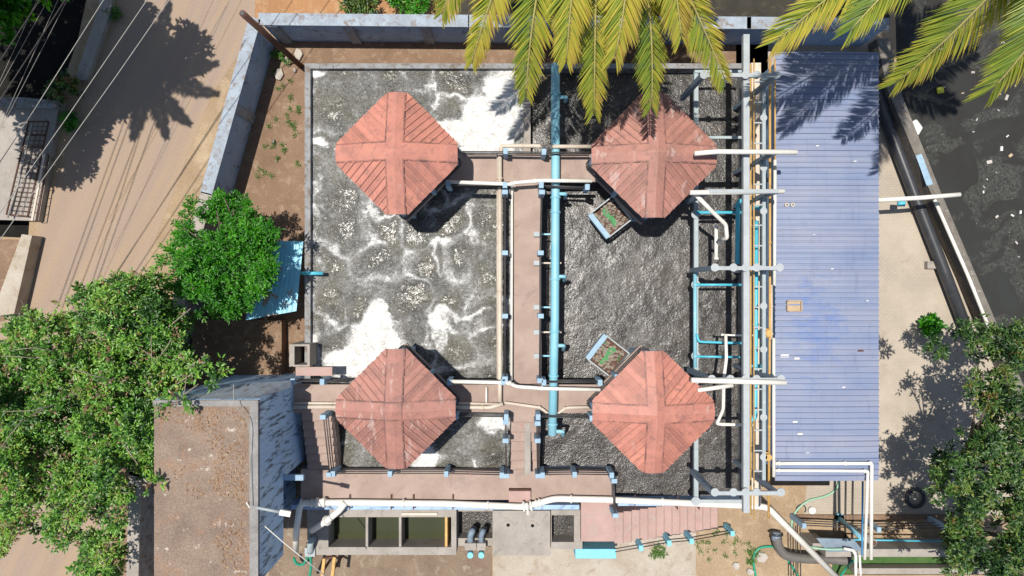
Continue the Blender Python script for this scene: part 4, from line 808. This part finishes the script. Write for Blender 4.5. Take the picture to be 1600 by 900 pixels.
# ---------------------------------------------------------------- vegetation
def leaf_mesh(name, C, D, N, Ln, Wd, tint, m, parent=None, origin=None, fold=.25, droop=.15, tip=0):
    """C base points, D directions, N leaf normals (arrays n x 3)"""
    n = len(C); D = D/np.linalg.norm(D, axis=1, keepdims=True); Sd = np.cross(D, N); Sd /= np.linalg.norm(Sd, axis=1, keepdims=True)+1e-9; U = np.cross(Sd, D)
    Ln = Ln[:, None]; Wd = Wd[:, None]
    V = np.stack([C, C+D*Ln*.35+Sd*Wd*.5+U*Wd*fold, C+D*Ln*.35, C+D*Ln*.35-Sd*Wd*.5+U*Wd*fold,
                  C+D*Ln*.72+Sd*Wd*.4+U*(Wd*fold-Ln*droop*.5), C+D*Ln*.72-U*Ln*droop*.5, C+D*Ln*.72-Sd*Wd*.4+U*(Wd*fold-Ln*droop*.5), C+D*Ln-U*Ln*droop], 1).reshape(-1, 3)
    o0 = np.array(origin if origin is not None else parent['_o']); base = (np.arange(n)*8)[:, None]
    q = np.concatenate([base+np.array([1,4,5,2]), base+np.array([2,5,6,3])], 0); tr = np.concatenate([base+np.array([0,1,2]), base+np.array([0,2,3]), base+np.array([4,7,5]), base+np.array([5,7,6])], 0)
    me = bpy.data.meshes.new(name); me.vertices.add(len(V)); me.vertices.foreach_set('co', (V-o0).reshape(-1).astype(np.float32))
    me.loops.add(q.size+tr.size); me.loops.foreach_set('vertex_index', np.concatenate([q.reshape(-1), tr.reshape(-1)]).astype(np.int32))
    me.polygons.add(len(q)+len(tr)); ls = np.concatenate([np.arange(len(q))*4, len(q)*4+np.arange(len(tr))*3]); me.polygons.foreach_set('loop_start', ls.astype(np.int32))
    me.update(calc_edges=True); me.validate()
    at = me.attributes.new('tint', 'FLOAT', 'POINT'); at.data.foreach_set('value', np.clip(np.repeat(tint, 8)+np.tile([0,0,0,0,.3*tip,.3*tip,.3*tip,tip], len(tint)), 0, 1).astype(np.float32))
    me.materials.append(m); o = bpy.data.objects.new(name, me); COL.objects.link(o)
    if parent is not None: o.parent = parent
    else: o.location = o0
    return o
def rand_dirs(n, zmin=-1):
    z = rng.uniform(zmin, 1, n); a = rng.uniform(0, 2*np.pi, n); r_ = np.sqrt(1-z*z); return np.stack([r_*np.cos(a), r_*np.sin(a), z], 1)
def crown(parent, clumps, m, tufts_m2, per, L, W, tint_fn, name='crown', flat_=.55, sub=.55):
    """clumps (px,py,rpx,z): lumps of a crown filled with leaf tufts mostly near the upper shell"""
    Cs = []; Ds = []; Ns = []; Ls = []; Ws = []; Ts = []
    for px, py, rp, z in clumps:
        c = np.array(P(px, py, z)); R = rp*(HC-z)/F; nt_ = max(6, int(tufts_m2*math.pi*R*R))
        d = rand_dirs(nt_, -.5); rad = R*np.where(rng.random(nt_) < .7, rng.uniform(.7, 1.08, nt_), rng.uniform(.2, .8, nt_)); pos = c+d*rad[:, None]*np.array([1, 1, flat_])
        # uneven: drop tufts where a 3d noise is low
        keep = fbm(pos[:,0]+pos[:,2]*.7, pos[:,1]-pos[:,2]*.5, 91, 1.6, 3) > .36; pos = pos[keep]; d = d[keep]; k = len(pos)
        ctint = rng.normal(0, .12)
        ax = d*np.array([1,1,.6])+np.array([0,0,.55]); ax /= np.linalg.norm(ax, axis=1, keepdims=True)
        tt = tint_fn(k)+ctint
        for j in range(per):
            sp = rand_dirs(k, -1); dd = ax*.55+sp*.85; st = pos+ax*rng.uniform(-.12,.12,(k,1))+sp*.03
            Cs.append(st); Ds.append(dd); Ns.append(np.array([0,0,1.])+sp*.35); Ls.append(L*rng.uniform(.65,1.25,k)); Ws.append(W*rng.uniform(.7,1.2,k)); Ts.append(np.clip(tt+rng.normal(0,.09,k), 0, 1))
    return leaf_mesh(name, np.concatenate(Cs), np.concatenate(Ds), np.concatenate(Ns), np.concatenate(Ls), np.concatenate(Ws), np.concatenate(Ts), m, parent)
def limbs(t, base, clumps, r0, m=m_bark, k=14):
    b = Vector(base); tr = MB(); top = Vector(np.mean([P(c[0], c[1], c[3]) for c in clumps], 0)); top.z = top.z*.78
    tr.tube([b, b.lerp(top, .5)+Vector((.1,.05,0)), top], [r0, r0*.8, r0*.6], 10); tr.build('trunk', m, t); br_ = MB(); r = random.Random(1)
    for c in r.sample(clumps, min(k, len(clumps))):
        e = P(c[0], c[1], c[3]+.2); md = top.lerp(e, .5)+Vector((r.uniform(-.3,.3), r.uniform(-.3,.3), r.uniform(-.2,.3))); br_.tube([top, md, e], [r0*.4, r0*.22, .02], 6)
    br_.build('limb', m, t)
def tint_big(k):
    t_ = np.clip(rng.normal(.33, .17, k), 0, .62); odd = rng.random(k) < .07; t_[odd] = rng.uniform(.75, 1, odd.sum()); return t_
# big broad-leaved tree on the left
big_cl = []; low_cl = []
outline = [(60,560,70),(25,640,70),(90,650,75),(140,570,80),(150,480,45),(185,470,42),(215,510,62),(190,590,75),(250,560,48),(265,500,40),(120,500,30),(160,680,70),(225,660,65),(60,730,70),(120,760,62),(30,790,55),(170,760,42),(15,700,50),(262,610,42),(250,700,30),(165,850,34),(150,885,38),(185,820,20),(235,450,26),(280,560,24),(90,820,34),(5,850,12),(50,500,14),(20,560,40),(-20,600,50),(-25,740,55),(285,640,20),(225,725,20),(100,505,20),(215,450,22)]
r = random.Random(5)
for x, y, R_ in outline:
    big_cl.append((x, y, R_*.62, 6.0+r.uniform(-.6,.6))); low_cl.append((x, y, R_*.9, 4.6))
    for j in range(int(R_/11)):
        a = r.uniform(0, 6.28); q_ = R_*r.uniform(.35,.9); big_cl.append((x+q_*math.cos(a), y+q_*math.sin(a), r.uniform(13,25), 6.0+r.uniform(-1.6,1.2)))
t = thing('broadleaf_tree', 'large spreading tree with mottled green and reddish leaves at left', 'tree', (*P(225,640,0).xy, 0)); crown(t, big_cl, m_leafbig, 100, 8, .128, .056, tint_big); crown(t, low_cl, m_leafbig, 26, 8, .17, .075, lambda k: np.clip(rng.normal(.2, .12, k), 0, .6), 'inner_crown'); limbs(t, t.location, big_cl[:60], .22)  # inner crown leaves tinted darker, painting in the shaded interior
for i in range(30):
    tw = MB()
    x, y, R_, z = r.choice(big_cl); a = P(x, y, z+.2); d = Vector((r.uniform(-1,1), r.uniform(-1,1), r.uniform(-.1,.5))).normalized(); tw.tube([a, a+d*.5+Vector((0,0,.12)), a+d*1.1+Vector((r.uniform(-.2,.2),r.uniform(-.2,.2),.3))], [.022,.016,.007], 5); tw.build('twig', m_twig, t)
# overhanging branch tips, same tree, reach over the soil roof
crown(t, [(318,570,16,7.2),(345,575,14,7.2),(340,592,14,7.2),(300,580,10,7),(300,635,16,7.5),(275,625,22,7),(298,478,12,6.5),(312,490,10,6.5),(240,755,14,7.4),(150,885,30,5.5)], m_leafbig, 30, 8, .19, .075, tint_big, 'branch_leaves')
[MB().tube([P(*a), P(*b_)], [.03,.015], 5).build('twig', m_twig, t) for a, b_ in (((262,610,6.6),(318,572,7.3)), ((250,522,6.3),(298,482,6.6)), ((270,630,6.8),(310,600,7.3)), ((190,690,6.5),(215,725,6.8)))]
# bright green compact tree
br_cl = [(352,395,46,4.6),(320,365,32,4.4),(370,350,34,4.4),(395,400,36,4.3),(330,430,38,4.4),(370,450,38,4.2),(300,400,30,4.2),(400,360,24,4.0),(410,430,22,3.9),(345,325,22,4.0),(375,320,18,3.8),(285,390,18,4.0),(262,393,9,4.2),(345,480,18,3.9),(300,440,26,4.0),(375,482,14,3.8),(290,360,14,4.0),(415,385,18,3.8),(405,455,14,3.8)]
for i in range(48):
    a = r.uniform(0, 6.28); q_ = r.uniform(.3,1)**.5*86; br_cl.append((348+q_*math.cos(a), 400+q_*math.sin(a)*1.08, r.uniform(6,17), 4.4+r.uniform(-.5,.9)))
t = thing('broadleaf_tree', 'compact vivid green tree beside the cyan lean-to', 'tree', (*P(360,420,0).xy, 0)); crown(t, br_cl, m_leafbright, 100, 9, .14, .045, lambda k: np.clip(rng.normal(.5,.25,k), 0, 1)); limbs(t, t.location, br_cl, .14)
# olive trees, bottom right
def olive(label, outl, base, zz, dens=30):
    cl = []
    for x, y, R_ in outl:
        cl.append((x, y, R_*.6, zz+r.uniform(-.5,.5)))
        for j in range(int(R_/9)): a = r.uniform(0, 6.28); q_ = R_*r.uniform(.4,.95); cl.append((x+q_*math.cos(a), y+q_*math.sin(a), r.uniform(10,20), zz+r.uniform(-1.4,1.1)))
    t = thing('olive_green_tree', label, 'tree', (*P(*base, 0).xy, 0)); crown(t, [(x+10, y, R_*.8, zz-1.3) for x, y, R_ in outl], m_leafr, 30, 8, .2, .07, lambda k: np.clip(rng.normal(.14, .1, k), 0, .4), 'inner_crown'); crown(t, cl, m_leafr, dens*.8, 9, .18, .055, lambda k: np.clip(rng.normal(.40,.19,k), 0, .8)); limbs(t, t.location, cl[:50], .14, k=6)  # inner leaves coloured dark for the shade inside the crown
olive('olive green tree filling the right edge above the trench', [(1580,600,55),(1545,620,35),(1590,680,60),(1540,690,38),(1500,735,36),(1470,730,26),(1560,750,60),(1465,745,18),(1600,760,60),(1520,545,24),(1560,530,34),(1598,540,36),(1480,540,14),(1505,520,12),(1530,780,34)], (1600,700), 5.5, 62)
olive('olive green tree in the bottom right corner over the trench', [(1580,830,60),(1520,820,42),(1500,850,36),(1490,800,20),(1550,880,55),(1600,890,60),(1500,830,20),(1600,800,50),(1510,890,24)], (1620,850), 5.0, 62)
# off-frame tree shading the ditch, its lowest twigs enter at the top left
cl = [(x, y, R_, z) for x, y, R_, z in ((-60,-40,90,7.0),(-170,60,90,7.2),(-90,-130,80,7.5),(-60,40,50,6.5),(15,15,14,6.5),(35,10,9,6.5),(5,55,12,6.5),(40,30,9,6.3),(-20,-10,36,6.8),(-160,-80,90,7),(-150,150,70,6.5),(60,-60,60,7),(-30,-60,70,7),(-210,-80,95,7),(-260,-20,85,7),(-170,-140,85,7),(-150,0,70,7),(-210,30,60,7),(-130,-90,70,7),(-280,-120,80,7))]
t = thing('broadleaf_tree', 'tree at the top left corner with leaves poking over the ditch', 'tree', (*P(-100,20,0).xy, 0)); crown(t, cl, m_leafbright, 40, 9, .26, .11, lambda k: np.clip(rng.normal(.4,.25,k), 0, 1)); limbs(t, t.location, cl, .12, k=5)
# off-frame tree above the canal at the top right
# shrubs and weeds
def shrub(label, px, py, rpx, z, m, L, W, n=26, grp=None, dens=60):
    t = thing('shrub', label, 'shrub', P(px, py, 0), grp); cl = [(px, py, rpx*.8, z*.6)]+[(px+rpx*.6*math.cos(a), py+rpx*.6*math.sin(a), rpx*.45, z*.55) for a in (.3,1.5,2.8,4,5.2)]
    crown(t, cl, m, dens, 8, L, W, lambda k: np.clip(rng.normal(.45,.22,k), 0, 1), 'foliage'); MB().tube([P(px,py,0), P(px,py,z*.6)], .03, 6).build('stem', m_bark, t); return t
shrub('dark green shrub on orange soil beyond the top wall', 562, -2, 30, 1.2, m_leafr, .18, .06)
shrub('green shrub beyond the top wall nearer the palm', 650, 2, 26, 1.6, m_leafbright, .16, .06)
shrub('second green shrub by palm tip beyond the top wall', 615, -12, 22, 1.4, m_leafbright, .16, .06)
shrub('small leafy plant growing alone on the pavers', 1455, 508, 15, .5, m_leafbright, .2, .09, dens=90)
shrub('creeping plant climbing the kerb beside the ditch', 100, 140, 26, .7, m_leafr, .14, .08)
shrub('low round plant on the ditch corner by the bridge', 108, 190, 13, .5, m_leafbright, .16, .07)
shrub('weedy clump by the foot of the rusty pole', 436, 92, 13, .4, m_weed, .14, .05)
shrub('tuft of weeds beneath the pink stair railing', 1027, 862, 12, .2, m_weed, .1, .03)
shrub('weeds around the green hose loop', 1172, 868, 12, .2, m_weed, .1, .03)
shrub('dry weed by the kerb at top of the road', 178, 20, 10, .3, m_weed, .12, .04)
wc = []
for i in range(40):
    u = r.random(); y = r.uniform(110, 300); wc.append((r.uniform(425-(y-110)*.16, 470), y, r.uniform(.8,2.4), .06))
for i in range(25): wc.append((r.uniform(1090,1190), r.uniform(830,895), r.uniform(.8,3), .05))
for i in range(120): wc.append((r.uniform(1375,1540), r.uniform(876,896), 7, -.4))
ob = bpy.data.objects.new('weeds', None); ob['_o'] = [0,0,0]; 
g_ = crown(ob, wc, m_weed, 120, 6, .07, .025, lambda k: np.clip(rng.normal(.5,.3,k), 0, 1), 'weeds'); g_.parent = None; bpy.data.objects.remove(ob)
setp(g_, 'sprigs of weed scattered over bare beds and trench', 'weeds', kind='stuff')
# dry leaf litter on the soil roof
n = 2600; x = rng.uniform(250, 384, n); y = rng.uniform(640, 912, n); kp = (fbm(x/40, y/40, 8, 1.0) + ((x-250)/134)**2*.4 + np.clip((690-y)/300,0,.2)) > .70; x = x[kp]; y = y[kp]; n = len(x)
C_ = np.array([P(a, b_, ZB-.02) for a, b_ in zip(x, y)]); D_ = rand_dirs(n)*np.array([1,1,.15])
m_dry = leaf_mat('dry_leaves', [(.2,.11,.06), (.30,.17,.09), (.40,.3,.2)], .05, .9)
o = leaf_mesh('leaf_litter', C_, D_, np.tile([0,0,1.], (n,1))+rand_dirs(n)*.3, rng.uniform(.06,.16,n), rng.uniform(.02,.045,n), rng.random(n), m_dry, None, C_.mean(0)); setp(o, 'dry orange leaves strewn over soil covered roof', 'leaf litter', kind='stuff')
# ---------------------------------------------------------------- coconut palms
def frond(parent, base, tip, sag, wid, yell, seed):
    rr_ = np.random.default_rng(seed); a = np.array(base, float); b = np.array(tip, float); n = 220; lat = np.cross(b-a, [0,0,1.])*rr_.uniform(-.07,.07); ts = np.linspace(.0, 1, 26)
    cv = lambda t_: a[None]*(1-t_[:, None])+b[None]*t_[:, None]+np.array([0, 0, 1.])*(4*sag*(t_*(1-t_)))[:, None]+lat*(4*t_*(1-t_))[:, None]
    pts = cv(ts); MB_ = MB().tube([Vector(p) for p in pts], [.06*(1-.85*t_)+.008 for t_ in ts], 6)
    f = MB_.build('frond', m_palmrib, parent)
    t_ = np.linspace(.12, .995, n)+rr_.normal(0, .002, n); p = cv(t_); tg = cv(t_+.01)-p; tg /= np.linalg.norm(tg, axis=1, keepdims=True)
    sd = np.cross(tg, [0, 0, 1.]); sd /= np.linalg.norm(sd, axis=1, keepdims=True); up = np.cross(sd, tg)
    C = []; D = []; N = []; L = []; W = []; T = []
    for s in (-1, 1):
        k = (.35+.75*t_)[:, None]; dr = rr_.uniform(.1, .4, (n, 1))
        C.append(p); D.append(sd*s*(1.05-.55*t_[:, None])+tg*k-up*dr*.55+rr_.normal(0, .045, (n, 3))); N.append(up+sd*s*.45+rr_.normal(0,.12,(n,3)))
        prof = np.clip(np.sin(np.pi*(.12+.80*t_))**.5, .45, 1)*wid*rr_.uniform(.88,1.08,n); prof = prof*np.where(rr_.random(n) < .06, .3, 1)*(1+.12*np.sin(t_*37+seed)); L.append(prof); W.append(np.full(n, .042)); T.append(np.clip(yell+.25*(t_-.5)+rr_.normal(0, .13, n)+(.14 if s < 0 else -.06), 0, 1))
    leaf_mesh('leaflets', np.concatenate(C), np.concatenate(D), np.concatenate(N), np.concatenate(L), np.concatenate(W), np.concatenate(T), m_palm, f, f['_o'], fold=.2, droop=.12, tip=.3).parent = f
    return f
m_palmrib = M('palm_rib', (.42,.40,.12), (.36,.30,.10), 3, .5)
def palm(label, crown_xy, zc, base_xy, tips, wid=1.05, extra=8, seed=0, yell=.42, elen=4.6):
    t = thing('coconut_palm', label, 'palm tree', (*base_xy, 0)); c = Vector((*crown_xy, zc)); b = Vector((*base_xy, 0))
    MB().tube([b.lerp(c, i/8)+Vector((0, .3*math.sin(i/8*3.14), 0)) for i in range(9)], [.22-.012*i for i in range(9)], 12).build('trunk', m_bark, t)
    rq = random.Random(seed)
    for i, (x, y, z, sg) in enumerate(tips): frond(t, c, P(x, y, z), sg, wid*rq.uniform(.9,1.08), yell+rq.uniform(-.13,.13), seed*50+i)
    for i in range(extra):
        a = 2*math.pi*(i+rq.random()*.6)/extra ; L_ = elen*rq.uniform(.85,1.1)
        if elen > 4: a = math.radians(-20)+math.radians(220)*i/max(1, extra-1)
        frond(t, c, c+Vector((L_*math.cos(a), L_*math.sin(a), -rq.uniform(.3,2.2))), rq.uniform(.5,1.1), wid, yell, seed*50+30+i)
    return t
palm('coconut palm at top centre with yellow green fronds over the tank', (2.2, 11.9), 12.2, (1.2, 12.6),
     [(737,100,9.5,1.2),(822,150,9.3,1.2),(928,178,8.8,1.0),(961,88,11.3,1.0),(1018,168,9.0,1.0),(1133,125,9.8,1.2),(690,22,10.2,1.2),(885,95,10.8,.9),(1065,60,11.2,1.0)], 1.18, 12, 1, .39)
palm('coconut palm at top right hanging over blue roof and canal', (14.0, 10.8), 12.6, (13.2, 13.6),
     [(1214,64,10.5,1.0),(1330,46,12.2,.8),(1400,130,9.4,1.3),(1552,138,12.2,1.5),(1600,40,12,1)], 1.35, 8, 2, .25)
palm('coconut palm standing off the left of the road casting frond shadow', (-18.2, 10.6), 12.5, (-24, 15), [], .62, 13, 3, .4, 3.5)
for o in bpy.data.objects:
    if '_o' in o: del o['_o']
